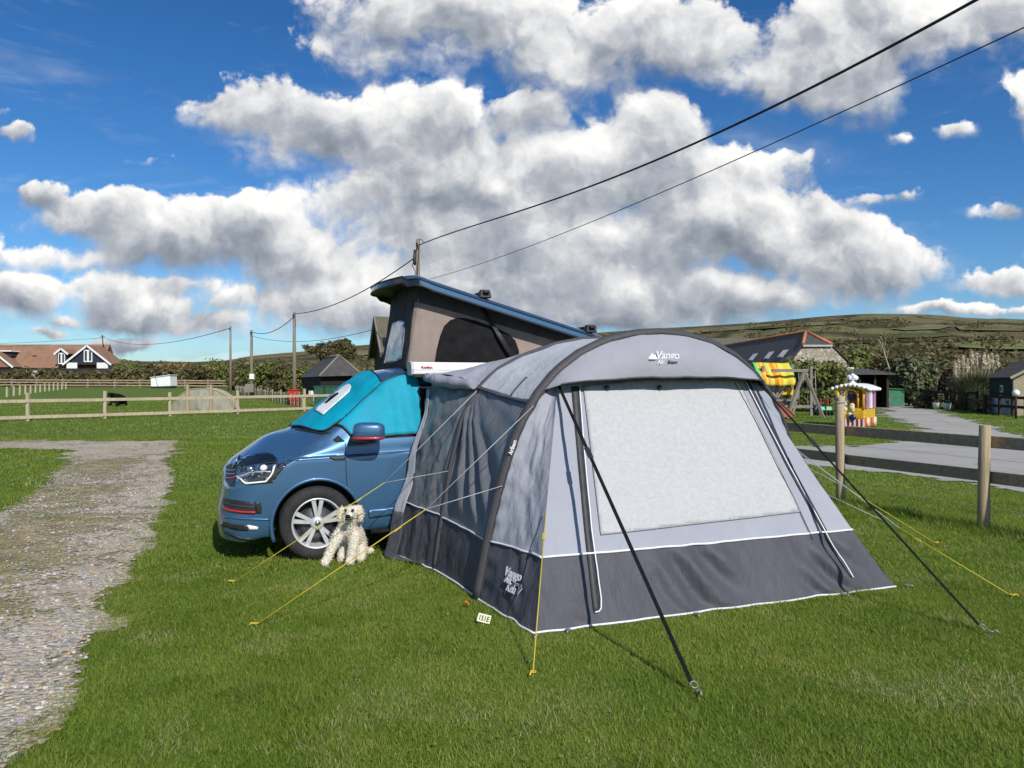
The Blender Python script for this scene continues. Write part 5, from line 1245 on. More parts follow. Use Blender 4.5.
# ---------------------------------------------------------------- buildings
m_tile, t, b = new_mat('terracotta_tiles'); co = t.coord(); wv_n = t.node('ShaderNodeTexWave'); wv_n.wave_type = 'BANDS'; wv_n.bands_direction = 'Z'; t.put(wv_n.inputs[0], co); wv_n.inputs['Scale'].default_value = 2.2; wv_n.inputs['Distortion'].default_value = .3
c = t.ramp(t.noise(co, .8, 5, .65), [(.3, (.23,.125,.075)), (.7, (.33,.195,.125))]); c = t.mix(t.math('MULTIPLY', wv_n.outputs['Fac'], .35), c, (.12,.05,.03)); t.put(b.inputs['Base Color'], c); b.inputs['Roughness'].default_value = .85
def slate(name, col):
    m, t, b = new_mat(name); co = t.coord(); br = t.node('ShaderNodeTexBrick'); t.put(br.inputs['Vector'], t.mapping(co, (1,1,1), (R(90),0,R(90)))); br.inputs['Scale'].default_value = 2.2; br.inputs['Mortar Size'].default_value = .012
    br.inputs['Color1'].default_value = (*col, 1); br.inputs['Color2'].default_value = (*[k*.72 for k in col], 1); br.inputs['Mortar'].default_value = (*[k*.4 for k in col], 1)
    c = t.mix(t.mapr(t.noise(co, 1.1, 6, .7), .45, .75, 0, .5), br.outputs['Color'], (.14,.12,.07)); t.put(b.inputs['Base Color'], c); b.inputs['Roughness'].default_value = .7; return m
m_slate = slate('dark_slates', (.078,.073,.070)); m_slate_b = slate('brown_stone_slates', (.15,.135,.105)); m_moss = slate('mossy_tiles', (.15,.135,.085))
m_stone_w, t, b = new_mat('rubble_stone'); co = t.coord(); vc = t.vor(co, 5.2, out='Color'); ve = t.vor(co, 5.2, 'DISTANCE_TO_EDGE'); s2_ = t.node('ShaderNodeSeparateColor'); t.put(s2_.inputs[0], vc)
c = t.ramp(s2_.outputs[0], [(0,(.36,.31,.23)),(.35,(.50,.44,.34)),(.65,(.31,.275,.215)),(1,(.60,.54,.44))]); c = t.mix(t.mapr(ve, .02, .10, .75, 0), c, (.15,.125,.095)); t.put(b.inputs['Base Color'], c); b.inputs['Roughness'].default_value = .95; t.put(b.inputs['Normal'], t.bump(ve, .6, .04))
m_cream = pm('cream_render', (.55,.50,.42), .9, var=.1); m_brick = pm('red_brick_wall', (.30,.15,.09), .9, var=.25, vscale=12); m_navy = wood('navy_cladding', (.035,.042,.062), .7); m_blackb = wood('black_boarding', (.022,.021,.021), .6)
def quadslab(mb, a, b_, c_, d, th=.12):
    n_ = (Vector(b_)-Vector(a)).cross(Vector(d)-Vector(a)).normalized()*th; return mb.prism([Vector(a), Vector(b_), Vector(c_), Vector(d)], n_)
# terracotta-roofed house
D = 150; z0 = zg(95, 115)-.1; X0, X1 = -110.0, -80.0; ez, rz_ = 5.0, 9.4
ho = thing('brick_house', Vector((-93, D, z0)), 'long house with a terracotta tiled roof and a navy gable, beyond the paddock', 'house')
mb = MB(); mb.box(((X0+X1)/2, D+2.5, (z0+ez)/2), (X1-X0, 5, ez-z0)); mb.prism([Vector((X1-.3, D, ez)), Vector((X1-.3, D+5, ez)), Vector((X1-.3, D+2.5, rz_-.2))], (-.3,0,0)); mb.build('wall', m_cream, ho)
rf_ = MB(); quadslab(rf_, (X0-.3, D-.5, ez-.3), (X1+.3, D-.5, ez-.3), (X1+.3, D+2.5, rz_), (X0-.3, D+2.5, rz_), .15); quadslab(rf_, (X1+.3, D+5.5, ez-.3), (X0-.3, D+5.5, ez-.3), (X0-.3, D+2.5, rz_), (X1+.3, D+2.5, rz_), .15); roof_h = rf_.build('roof', m_tile, ho)
def hx(px, D_=148): return (px-512)/F*D_
def hz(py, D_=148): return H+(384-py)/F*D_
def gable(pxa, pxb, pyb, pxm, pym, Df, wall_mat, dep=5.5, name='gable', sub=None):
    xa, xb, xm = hx(pxa, Df), hx(pxb, Df), hx(pxm, Df); zb_, zt = hz(pyb, Df), hz(pym, Df)
    m_ = MB(); m_.prism([Vector((xa, Df, zb_-.2)), Vector((xb, Df, zb_-.2)), Vector((xb-.1, Df, zb_)), Vector((xm, Df, zt-.15)), Vector((xa+.1, Df, zb_))], (0, dep, 0)); o_ = m_.build(name, wall_mat, ho)
    m_ = MB(); quadslab(m_, (xa-.3, Df-.35, zb_-.25), (xm, Df-.35, zt), (xm, Df+dep, zt), (xa-.3, Df+dep, zb_-.25), .14); quadslab(m_, (xm, Df-.35, zt), (xb+.3, Df-.35, zb_-.25), (xb+.3, Df+dep, zb_-.25), (xm, Df+dep, zt), .14); m_.build('roof', m_tile, o_)
    m_ = MB(); m_.beam((xa-.35, Df-.42, zb_-.27), (xm, Df-.42, zt+.04), .10, .34, up=(0,0,1)); m_.beam((xm, Df-.42, zt+.04), (xb+.35, Df-.42, zb_-.27), .10, .34); m_.build('barge_board', m_white, o_); return o_
ga = gable(65.5, 110.5, 363.5, 88, 346, 147, m_navy)
mb = MB(); mb.box((hx(72,147), 147-.02, hz(365.5,147)), (hx(77)-hx(66.5), .1, 1.1)); mb.build('white_wall', m_white, ga); mb = MB(); mb.box((hx(102.5,147), 147-.02, hz(365.5,147)), (hx(108)-hx(97), .1, 1.1)); mb.build('white_wall', m_white, ga)
def window(par, px0, px1, py0, py1, Df, mull=2):
    xa, xb, za, zb_ = hx(px0,Df), hx(px1,Df), hz(py1,Df), hz(py0,Df); m_ = MB(); m_.box(((xa+xb)/2, Df-.06, (za+zb_)/2), (xb-xa, .08, zb_-za)); o_ = m_.build('window', m_white, par)
    for k in range(mull):
        m_ = MB(); w_ = (xb-xa)/mull; m_.box((xa+w_*(k+.5), Df-.105, (za+zb_)/2), (w_*.52, .02, (zb_-za)*.8)); m_.build('pane', m_glass, o_)
window(ga, 84, 92.5, 349.8, 362, 147)
dm = gable(57, 67.5, 353, 62, 349, 147.5, m_navy, 3.5, 'dormer'); mb = MB(); mb.box((hx(62,147.6), 148.4, hz(359,147.6)), (1.9, 1.6, 2.3)); mb.build('dormer_wall', m_navy, dm); window(dm, 58.3, 65.2, 352.8, 364, 147.5)
gl = gable(-22, 12.5, 366, -6, 351.5, 147, m_brick)
mb = MB(); mb.box((hx(6.5,149), 150.5, hz(354,149)), (1.6, 2.5, 1.0)); o_ = mb.build('dormer', m_navy, ho); mb = MB(); mb.box((hx(6.5,149), 150.3, hz(351,149)), (2.2, 3.2, .22)); mb.build('roof', m_white, o_)
mb = MB(); mb.box((hx(35,151), 151.2, hz(356.4,151)), (.8, .8, .35)); mb.build('roof_vent', m_black, ho)
mb = MB(); mb.tube([(hx(103.5,152), 152, hz(349,152)), (hx(102.2,152), 152, hz(335,152))], .09, 6); mb.tube([(hx(100,152), 152, hz(337,152)), (hx(105,152), 152, hz(336.5,152))], .05, 5); mb.build('aerial', m_black, ho)
# black barn with hipped roof
ba = thing('black_barn', Vector((-15.5, 66, zg(16, 66))), 'black boarded barn with a hipped slate roof beside the red bin', 'barn')
Db = 64; z0 = zg(15, Db); xa, xb, xm = (319-512)/F*Db, (361-512)/F*Db, (339-512)/F*66.2; zE = H+(384-376.5)/F*Db; zT = H+(384-355.5)/F*66.2
fl_, fr_, bl_, br_ = Vector((xa, Db, zE)), Vector((xb, Db+.6, zE+.1)), Vector((xa-3.9, Db+8.5, zE)), Vector((xb-3.4, Db+9, zE)); ap, ap2 = Vector((xm, Db+2.2, zT)), Vector((xm-2.5, Db+7.0, zT-.1))
def dn(v, z): return Vector((v.x, v.y, z))
mb = MB(); ins_ = [fl_.lerp(br_, .06), fr_.lerp(bl_, .06), br_.lerp(fl_, .06), bl_.lerp(fr_, .06)]; mb.prism([dn(v, z0-.2) for v in ins_], (0,0,zE-z0+.2)); mb.build('wall', m_blackb, ba)
mb = MB(); mb.add([fl_, fr_, br_, bl_, ap, ap2], [(0,1,4),(1,2,5,4),(2,3,5),(3,0,4,5),(3,2,1,0)]); rb_ = mb.build('roof', m_slate, ba)
mb = MB()
for a, b_ in ((fl_, ap), (fr_, ap), (ap, ap2)): mb.tube([a+Vector((0,0,.03)), b_+Vector((0,0,.03))], .09, 6)
mb.build('ridge_tile', m_grey_w, rb_)
# mossy gable building behind the van
gb = thing('gable_cottage', Vector((-4, 40, .15)), 'small cottage gable with a mossy tiled roof showing behind the pop-up roof', 'cottage')
n1_, n2_ = Vector((-6.05, 37, 0)), Vector((-7.5, 42, 0)); dd = Vector((5, 1.44, 0)).normalized(); ze, zr2 = 3.25, 4.95; mid = (n1_+n2_)/2
mb = MB(); mb.prism([dn(n1_, .0), dn(n2_, .0), dn(n2_, ze), dn(mid, zr2), dn(n1_, ze)], dd*6); mb.build('wall', m_blackb, gb)
ov = (n1_-n2_).normalized()*.35; e1, e2, rg = dn(n1_+ov, ze-.2)-dd*.25, dn(n2_-ov, ze-.2)-dd*.25, dn(mid, zr2+.06)-dd*.25
mb = MB(); quadslab(mb, e1, e1+dd*6.5, rg+dd*6.5, rg, .12); quadslab(mb, rg, rg+dd*6.5, e2+dd*6.5, e2, .12); rg_o = mb.build('roof', m_moss, gb)
mb = MB(); mb.beam(e1-dd*.05, rg-dd*.05, .08, .26); mb.beam(rg-dd*.05, e2-dd*.05, .08, .26); mb.build('barge_board', m_grey_w, rg_o)
# red bin, green container, sign
D = 50.5; x = (294.3-512)/F*D; z0 = zg(x, D); rbn = thing('red_bin', Vector((x, D, z0)), 'red fire-point bin behind the tallest left telegraph pole', 'bin')
m_redp = pm('red_paint', (.50,.025,.02), .5, var=.15); mb = MB(); mb.box((x, D, z0+.48), (.62,.5,.95)); mb.build('body', m_redp, rbn, bevel=.03); mb = MB(); mb.box((x, D-.02, z0+.99), (.68,.56,.07)); mb.build('lid', m_redp, rbn, bevel=.02)
D = 47; x = (327-512)/F*D; z0 = zg(x, D); gc = thing('green_container', Vector((x, D, z0)), 'dark green storage container behind the turquoise cover', 'container'); m_greenp = pm('green_paint', (.018,.085,.050), .55, var=.2, vscale=3, dirt=.2)
mb = MB(); mb.box((x, D+.6, z0+.62), (1.6,1.2,1.24)); mb.build('body', m_greenp, gc, bevel=.02); mb = MB(); mb.box((x, D+.6, z0+1.27), (1.68,1.28,.06)); mb.build('lid', m_greenp, gc, bevel=.01)
for k in range(4): mb = MB(); mb.box((x-.6+.4*k, D-.012, z0+.62), (.05,.03,1.1)); mb.build('rib', m_greenp, gc)
D = 56; x = (322-512)/F*D; lg = thing('log_pile', ground(x, D), 'pile of pale logs against the black barn', 'logs'); mb = MB(); g = random.Random(2)
for k in range(14): r = .12; mb.cyl(ground(x-.5+.24*(k%5), D-.2, .15+.22*(k//5)), ground(x-.5+.24*(k%5), D+.6, .15+.22*(k//5)), r, n=8)
mb.build('log', m_pale, lg)
D = 50; x = (311-512)/F*D; sg = thing('small_sign', ground(x, D), 'small blank white board on a stake left of the green container', 'sign'); mb = MB(); mb.box(ground(x, D, .75), (.28,.03,.38)); mb.build('board', m_white, sg); mb = MB(); mb.beam(ground(x, D+.04), ground(x, D+.04, .8), .05, .05, up=(0,1,0)); mb.build('stake', m_grey_w, sg)

# ---------------------------------------------------------------- telegraph poles and cables
m_pole = wood('pole_timber', (.27,.215,.165), .55)
def pole(px, D, ytop, label, r=.12):
    x = (px-512)/F*D; o = thing('telegraph_pole', ground(x, D), label, 'pole', group='telegraph poles'); zt = H+(384-ytop)/F*D
    mb = MB(); mb.tube([ground(x, D, -.3), Vector((x, D, zt*.5)), Vector((x, D, zt))], [r*1.25, r*1.05, r*.85], 12); mb.build('shaft', m_pole, o)
    mb = MB(); mb.cyl((x-.02, D-.16, zt-.35), (x-.02, D-.16, zt-.18), .045, .06, 10); mb.beam((x, D, zt-.38), (x-.02, D-.2, zt-.38), .05, .05); mb.build('insulator', m_black, o); return o, Vector((x, D, zt))
P1, t1 = pole(418, 33, 239.5, 'tallest-looking telegraph pole, rising from behind the pop-up roof', .095)
mb = MB(); mb.tube([t1+Vector((-.12,-.02,-.45)), t1+Vector((-.16,-.02,-.9)), t1+Vector((-.13,0,-1.1))], [.06,.07,.05], 8); mb.tube([t1+Vector((-.12,0,-.8)), t1+Vector((-.25,0,-1.1)), t1+Vector((-.12,0,-1.35)), t1+Vector((-.12,0,-2.4))], .018, 6); mb.build('cable_joint', m_black, P1)
mb = MB(); mb.tube([t1+Vector((.02,-.05,.02)), t1+Vector((.16,-.15,-.02)), t1+Vector((.32,-.35,-.22))], .014, 6); mb.build('bracket', m_black, P1)
P2, t2 = pole(294.3, 52, 312, 'telegraph pole standing by the red bin', .115); P3, t3 = pole(251.5, 66, 330, 'shorter telegraph pole with a white plate at its foot, left of the red bin', .12); P4, t4 = pole(230.5, 72, 326, 'leftmost of the telegraph poles, beside the paling fence', .10)
mb = MB(); mb.box((t3.x+.1, 65.8, 2.3), (.4,.1,.45)); mb.build('plate', m_white, P3); mb = MB(); mb.box((t3.x, 65.7, 1.3), (.7,.6,.7)); mb.build('equipment_box', m_grey_w, P3)
m_cab = pm('black_cable', (.016,.016,.017), .6)
def cable(pts, r, label): mb = MB(); mb.tube(pts, r, 6); return tag(mb.build('overhead_cable', m_cab), label, 'cable', 'overhead cables')
def span(a, b_, sag, n=24): return [Vector(a).lerp(Vector(b_), k/n)-Vector((0,0,4*sag*(k/n)*(1-k/n))) for k in range(n+1)]
dirc = Vector((12, -29, 0)); c0 = t1+Vector((.05,-.05,-.25))
qs = [0, .12, .25, .38, .5076, .60, .669, .74, .81, .9, 1.0, 1.15, 1.3]; zs_ = []
fit = np.polyfit([0, .5076, .669, .81], [c0.z, 6.43, 6.27, 6.39], 3)
cable([Vector((c0.x, c0.y, 0))+dirc*q+Vector((0,0,float(np.polyval(fit, q)))) for q in np.linspace(0, 1.02, 60)], .021, 'thick black overhead cable sweeping from the pole to the top right')
def onplane(px, py):
    r = (px-512)/F; q = (r*33-c0.x)/(12+29*r); D = 33-29*q; return q, H+(384-py)/F*D
pp = [onplane(*p) for p in ((418,283),(455,270),(600,220),(750,155),(890,88),(1024,27))]; fit2 = np.polyfit([p[0] for p in pp], [p[1] for p in pp], 2)
cable([Vector((c0.x, 33, 0))+dirc*q+Vector((0,0,float(np.polyval(fit2, q)))) for q in np.linspace(0, .95, 60)], .0085, 'thin overhead wire running below the thick cable to the right edge')
cable(span(t1+Vector((-.1,0,-.75)), t2+Vector((0,0,-.12)), .55), .024, 'overhead cable sagging from the tall pole to the pole by the red bin')
cable(span(t2+Vector((0,0,-.3)), t3+Vector((0,0,-.15)), .55), .026, 'overhead cable between the pole by the red bin and the next pole left')
cable(span(t3+Vector((0,0,-.5)), Vector((-7,40.5,4.6)), .6), .016, 'thin wire from the second pole to the mossy cottage')
cable(span(t4+Vector((0,0,-.2)), Vector((hx(102.2,152),152,hz(337,152))), 1.5), .03, 'faint wire from the leftmost pole to the house aerial')
cable(span(Vector((hx(102.2,152),152,hz(338,152))), Vector((-140,150,9.5)), .8), .03, 'faint wire over the terracotta roof')
# ================================================================ right: playground, barn, shed, hut
m_oran = pm('orange_panel', (.50,.20,.05), .6, var=.15); m_yelp = pm('yellow_paint', (.70,.42,.02), .4, var=.12, coat=.3); m_blu = pm('blue_plastic', (.05,.16,.38), .4, var=.1)
m_slide = pm('terracotta_slide', (.38,.13,.07), .45, var=.12)
D = 35; cf_o = thing('climbing_frame', ground((800-512)/F*D, D), 'weathered wooden climbing frame with swings and slide beyond the lane', 'climbing frame')
def c3(px, py, D_): return at(px, py, D_)
def gb_(px, D_): return ground((px-512)/F*D_, D_)
for nm, a, b_, w_ in (('leg', c3(804,371,35), gb_(787,34.4), .11), ('leg', c3(804,371,35), gb_(824,34.4), .11), ('leg', c3(805,371,37), gb_(792,37), .11), ('leg', c3(805,371,37), gb_(818,37), .11), ('post', gb_(811,36.4), c3(811,366,36.4), .11), ('post', gb_(777,35.6), c3(777,370,35.6), .12), ('post', gb_(763,35.6), c3(763,366,35.6), .12), ('post', gb_(765,37.2), c3(765,364,37.2), .12), ('post', gb_(792,37.2), c3(792,364,37.2), .12),
    ('top_beam', c3(772,370.5,35), c3(808,370.5,35), .13), ('cross_beam', c3(784,406.5,34.8), c3(815,406.5,34.8), .12), ('brace', c3(777,398,35.5), c3(786,388,35.5), .08), ('brace', c3(777,398,35.5), c3(769,388,35.5), .08)):
    mb = MB(); mb.beam(a, b_, w_, w_); mb.build(nm, m_grey_w, cf_o)
mb = MB(); mb.beam(c3(760,400,36.3), c3(793,400,36.3), 1.6, .08); mb.build('platform', m_grey_w, cf_o)
mb = MB(); mb.beam(c3(782,391,35.5), c3(793,391,35.5), .05, .34); mb.build('side_panel', m_yelp, cf_o); mb = MB(); mb.beam(c3(764,391,35.5), c3(771,391,35.5), .05, .22); mb.build('side_panel', m_yelp, cf_o); mb = MB(); mb.beam(c3(780,393.5,35.6), c3(792,393.5,35.6), .04, .2); mb.build('rail_panel', m_oran, cf_o)
mb = MB(); s0, s1_ = c3(774,403,35.4), gb_(789,33.6)+Vector((0,0,.12)); n_ = (s1_-s0).cross(Vector((0,0,1))).normalized()
mb.beam(s0, s1_, .5, .04); mb.beam(s0+n_*.25, s1_+n_*.25, .04, .16); mb.beam(s0-n_*.25, s1_-n_*.25, .04, .16); mb.build('slide', m_slide, cf_o)
for px, mat in ((803.5, m_oran), (812, m_blu)):
    mb = MB(); p = c3(px, 410, 34.9); p.z = .55; sw = bpy.data.objects.new('swing', None); COL.objects.link(sw); sw.parent = cf_o; sw.matrix_local = Matrix.Translation(world_of(cf_o).inverted() @ p)
    mb.grid(lambda u, v: p+Vector((.20*math.cos(math.pi*u), (v-.5)*.25, -.17*math.sin(math.pi*u)+.17)), 10, 3); mb.build('seat', mat, sw, thick=.03)
    for s_ in (-1, 1): mb = MB(); mb.tube([p+Vector((s_*.2,0,.17)), Vector((p.x+s_*.18, 35, c3(px,371,35).z))], .012, 5); mb.build('rope', m_gcord, sw)
# striped cloth over the tower
m_stripe, t, b = new_mat('striped_cloth'); co = t.coord(); sx_ = t.node('ShaderNodeSeparateXYZ'); t.put(sx_.inputs[0], co)
xx = t.math('ADD', t.math('DIVIDE', sx_.outputs[0], 1.72), t.math('MULTIPLY', t.math('SUBTRACT', t.noise(co, 3, 3), .5), .05)); xx = t.math('ADD', xx, .5)
c = t.ramp(xx, [(0, (.10,.50,.14)), (.09, (.36,.55,.10)), (.13, (.75,.30,.03)), (.19, (.70,.55,.05)), (.25, (.72,.22,.03)), (.31, (.40,.55,.10)), (.38, (.72,.56,.05)), (.44, (.74,.26,.02)), (.54, (.75,.48,.03)), (.6, (.74,.30,.02)), (.66, (.72,.58,.06)), (.8, (.55,.56,.08)), (.85, (.74,.50,.04)), (.95, (.30,.55,.12))], 'CONSTANT')
t.put(b.inputs['Base Color'], c); b.inputs['Roughness'].default_value = .85
D = 35.2; xa = (758.5-512)/F*D; xb = (796-512)/F*D; zt, zb_ = H+22.5/F*D, H+.2/F*D; tw = MB(); yr = D+.9
def towel(u, v):
    x = lerp(xa, xb, u); w_ = math.sin(u*19)*.03*v
    if v < .5: q = v/.5; return Vector((x, yr+.9*(1-q), lerp(zt-.55, zt, q)+.03*math.sin(u*7)))
    q = (v-.5)/.5; return Vector((x+.02*math.sin(q*5), yr-.95*min(1, q*1.3)+w_*2, zt-.02-(zt-zb_)*q+.05*math.sin(math.pi*u)*-q-.04*u))
tw.grid(towel, 40, 24); tag(tw.build('striped_cloth', m_stripe, thick=.01), 'green, yellow and orange striped cloth draped over the climbing frame', 'cloth')
# toys by the bush
for px, py, lb, c1_, c2_ in ((820, 405, 'small teal toy trolley on the grass right of the swings', (.02,.28,.28), (.45,.05,.04)), (827, 404, 'small green and red ride-on toy before the dark bush', (.05,.30,.07), (.5,.06,.03))):
    D = 37; p = gb_(px, D); o = thing('ride_on_toy', p, lb, 'toy'); a_, b2 = pm('toy_plastic', c1_, .4), pm('toy_plastic_red', c2_, .4)
    mb = MB(); mb.box(p+Vector((0,0,.34)), (.34,.55,.2), taper=.8); mb.build('body', a_, o, bevel=.03); mb = MB(); mb.box(p+Vector((.05,.15,.62)), (.05,.3,.36)); mb.build('seat', b2, o, bevel=.02)
    for sx in (-.17, .17):
        for sy in (-.2, .2): mb = MB(); mb.lathe([(0,-.03),(.13,-.03),(.13,.03),(0,.03)], p+Vector((sx, sy, .13)), 'X', 14); mb.build('wheel', m_black, o)
# fairground train engine
D = 28.8; px0 = 855; p = gb_(px0, D); RZ = R(-38); tn = thing('ride_train', p, 'yellow and red fairground train carriage with a white ornamented roof on the lawn', 'train'); M_ = Matrix.Translation(p) @ Matrix.Rotation(RZ, 4, 'Z') @ Matrix.Scale(1.1, 4) @ Matrix.Translation((0,-.45,0))
def TP(x, y, z): return M_ @ Vector((x, y, z))
m_redg = pm('gloss_red', (.50,.045,.02), .35, var=.15, coat=.5); m_crm = pm('cream_gilt', (.70,.58,.32), .5, var=.25, vscale=14, bump=.5); m_pnk = pm('mauve_panel', (.40,.17,.33), .5, var=.2); m_ind = pm('dark_blue_gloss', (.015,.02,.10), .3)
mb = MB(); mb.box((0,.65,.16), (.95,1.6,.30)); mb.xform(M_); mb.build('chassis', m_redg, tn, bevel=.03)
for k in range(7): mb = MB(); mb.box((-.42+.14*k,-.16,.15), (.05,.03,.28)); mb.xform(M_); mb.build('slat', m_white, tn)
mb = MB(); mb.box((0,.62,.46), (.88,1.5,.36)); mb.xform(M_); mb.build('body', m_yelp, tn, bevel=.05)
mb = MB(); g = random.Random(4)
for k in range(26): mb.ball((g.uniform(-.40,.10), -.13-.03*g.random(), g.uniform(.34,.78)), g.uniform(.05,.10), 8, 6, (1,.5,1))
mb.xform(M_); mb.build('garland', m_crm, tn)
mb = MB(); mb.lathe([(0,-.16),(.10,-.16),(.11,-.1)], (.08,-.06,.34), 'Y', 16); mb.xform(M_); mb.build('lamp', m_ind, tn)
for sx in (-.40, .40):
    for sy in (-.10, 1.30): mb = MB(); mb.tube([(sx,sy,.6),(sx,sy,.95),(sx*1.02,sy,1.28)], [.05,.035,.045], 8); mb.xform(M_); mb.build('pillar', m_yelp, tn)
for sx in (-.22, .22): mb = MB(); mb.tube([(sx,-.05,.62),(sx,-.05,1.24)], .035, 8); mb.xform(M_); mb.build('pillar', m_yelp, tn)
mb = MB(); mb.tube([(.46*math.cos(a), -.12, 1.16+.22*math.sin(a)) for a in np.linspace(math.pi, 0, 20)], .055, 8); mb.tube([(.22*math.cos(a), -.10, 1.06+.20*math.sin(a)) for a in np.linspace(math.pi, 0, 16)], .03, 8); mb.xform(M_); mb.build('arch', m_yelp, tn)
mb = MB(); mb.box((0,1.32,.95), (.8,.05,.75)); mb.xform(M_); mb.build('back_panel', m_redg, tn)
for sy in (.2, .65, 1.1): mb = MB(); mb.box((.45,sy,.95), (.05,.3,.62)); mb.xform(M_); mb.build('side_panel', m_pnk if sy != .65 else m_white, tn)
mb = MB(); mb.grid(lambda u, v: Vector((lerp(-.58,.58,u), lerp(-.2,1.5,v), 1.28+.16*math.sin(math.pi*u)+.02*math.sin(v*20))), 20, 20); mb.xform(M_); rt_ = mb.build('roof', m_white, tn, thick=.05)
mb = MB()
for k in range(9): mb.ball((-.56+.14*k, -.2, 1.30+.12*math.sin(math.pi*k/8)), .06, 8, 6)
for k in range(8): mb.ball((.58, -.1+.2*k, 1.28), .06, 8, 6); mb.ball((-.58, -.1+.2*k, 1.28), .06, 8, 6)
mb.xform(M_); mb.build('scalloped_edge', m_white, rt_)
mb = MB(); mb.lathe([(.16,0),(.13,.06),(.06,.1),(.05,.17),(.10,.22)], (0,.15,1.42), 'Z', 14); 
for a in range(6): mb.ball((.11*math.cos(a*1.05), .15+.09*math.sin(a*1.05), 1.66+.03*(a%2)), .075, 8, 6)
mb.ball((0,.15,1.72), .09, 10, 8); mb.xform(M_); mb.build('finial', m_white, rt_)
mb = MB(); mb.ball((-.02,.12,1.02), .15, 14, 10); mb.xform(M_); mb.build('boiler_ball', m_ind, tn); mb = MB(); mb.lathe([(.13,0),(.15,.05),(.02,.14)], (-.02,.12,1.11), 'Z', 14); mb.xform(M_); mb.build('boiler_cap', m_pnk, tn)
for sx in (-.42, .42):
    for sy in (.2, 1.1): mb = MB(); mb.lathe([(0,-.04),(.16,-.04),(.17,0),(.16,.04),(0,.04)], (sx*1.14, sy, .17), 'X', 18); mb.xform(M_); mb.build('wheel', m_crm, tn)
# stone barn
sb = thing('stone_barn', Vector((19.5, 52, .25)), 'stone barn with a dark slate roof, orange ridge tiles and three skylights', 'barn')
xl, xm_, xr = 17.75, 19.45, 21.6; y0b, y1b = 49.3, 74.0; ze, zr3, zh = 3.05, 5.03, 4.12; z0 = zg(19, 50)-.2
fl = (zh-ze)/(zr3-ze); hxl, hxr = lerp(xl, xm_, fl), lerp(xr, xm_, fl); yh = 50.9
mb = MB(); mb.prism([Vector((xl+.15, y0b, z0)), Vector((xr-.15, y0b, z0)), Vector((xr-.15, y0b, ze)), Vector((hxr, y0b, zh-.05)), Vector((hxl, y0b, zh-.05)), Vector((xl+.15, y0b, ze))], (0, y1b-y0b, 0)); mb.build('wall', m_stone_w, sb)
e = .06; dz_ = (zr3-ze)/(xm_-xl)
L0, L1 = Vector((xl-e, y0b-.03, ze-e*dz_+.05)), Vector((xl-e, y1b, ze-e*dz_+.05)); HL = Vector((hxl-.05, y0b-.06, zh+.03)); HR = Vector((hxr+.05, y0b-.06, zh+.03)); AP = Vector((xm_, yh, zr3+.06)); AR = Vector((xm_, y1b, zr3+.06)); R0, R1 = Vector((xr+e, y0b-.03, ze-.05+.05)), Vector((xr+e, y1b, ze-.2+.05))
mb = MB(); mb.add([L0, HL, AP, AR, L1, R0, HR, R1], [(0,1,2,3,4),(5,7,3,2,6),(1,6,2)]); sroof = mb.build('roof', m_slate, sb, thick=.04)
m_ridge = pm('orange_ridge_tiles', (.46,.17,.08), .8, var=.2, vscale=6)
for a, b_ in ((AP, HL), (AP, HR), (AP, AR)): mb = MB(); mb.tube([a+Vector((0,0,.05)), b_+Vector((0,0,.05))], .11, 6); mb.build('ridge_tile', m_ridge, sroof)
mb = MB(); mb.beam(HL+Vector((0,-.04,-.05)), HR+Vector((0,-.04,-.05)), .1, .12); mb.build('gutter', pm('lead_grey', (.4,.4,.4), .5), sroof)
sn_ = (AP-L0).cross(L1-L0).normalized(); sn_ = sn_ if sn_.z > 0 else -sn_
for yc, in ((51.2,), (54.0,), (57.6,)):
    f0, f1 = .16, .42; a = Vector((lerp(xl, xm_, f0), yc, lerp(ze, zr3, f0))); b_ = Vector((lerp(xl, xm_, f1), yc, lerp(ze, zr3, f1)))
    mb = MB(); mb.prism([a+sn_*.06, a+Vector((0,.9,0))+sn_*.06, b_+Vector((0,.9,0))+sn_*.06, b_+sn_*.06], sn_*.06); sk = mb.build('skylight', pm('skylight_frame', (.35,.36,.37), .4), sroof)
    mb = MB(); q = lambda r, y_: a.lerp(b_, r)+Vector((0,y_,0))+sn_*.125; mb.add([q(.1,.08), q(.1,.82), q(.9,.82), q(.9,.08)], [(0,1,2,3)]); mb.build('pane', pm('sky_glass', (.42,.44,.47), .08, var=.05, coat=1), sk)
# long barn behind with a brown roof
lb_ = thing('long_barn', Vector((22, 80, .6)), 'long barn with a brown stone-slate roof behind the stone barn', 'barn')
x0_, x1_ = 17.3, 29.0; ya = 76.5; mb = MB(); mb.box(((x0_+x1_)/2, ya+3, 2.6), (x1_-x0_-.4, 5.4, 4.6)); mb.prism([Vector((x0_+.2, ya+.3, 4.9)), Vector((x0_+.2, ya+5.7, 4.9)), Vector((x0_+.2, ya+3, 6.15))], (.3,0,0)); mb.build('wall', m_blackb, lb_)
mb = MB(); quadslab(mb, (x0_, ya-.2, 4.75), (x1_, ya-.2, 4.75), (x1_, ya+3, 6.3), (x0_, ya+3, 6.3), .1); quadslab(mb, (x1_, ya+6.2, 4.75), (x0_, ya+6.2, 4.75), (x0_, ya+3, 6.3), (x1_, ya+3, 6.3), .1); mb.build('roof', m_slate_b, lb_)
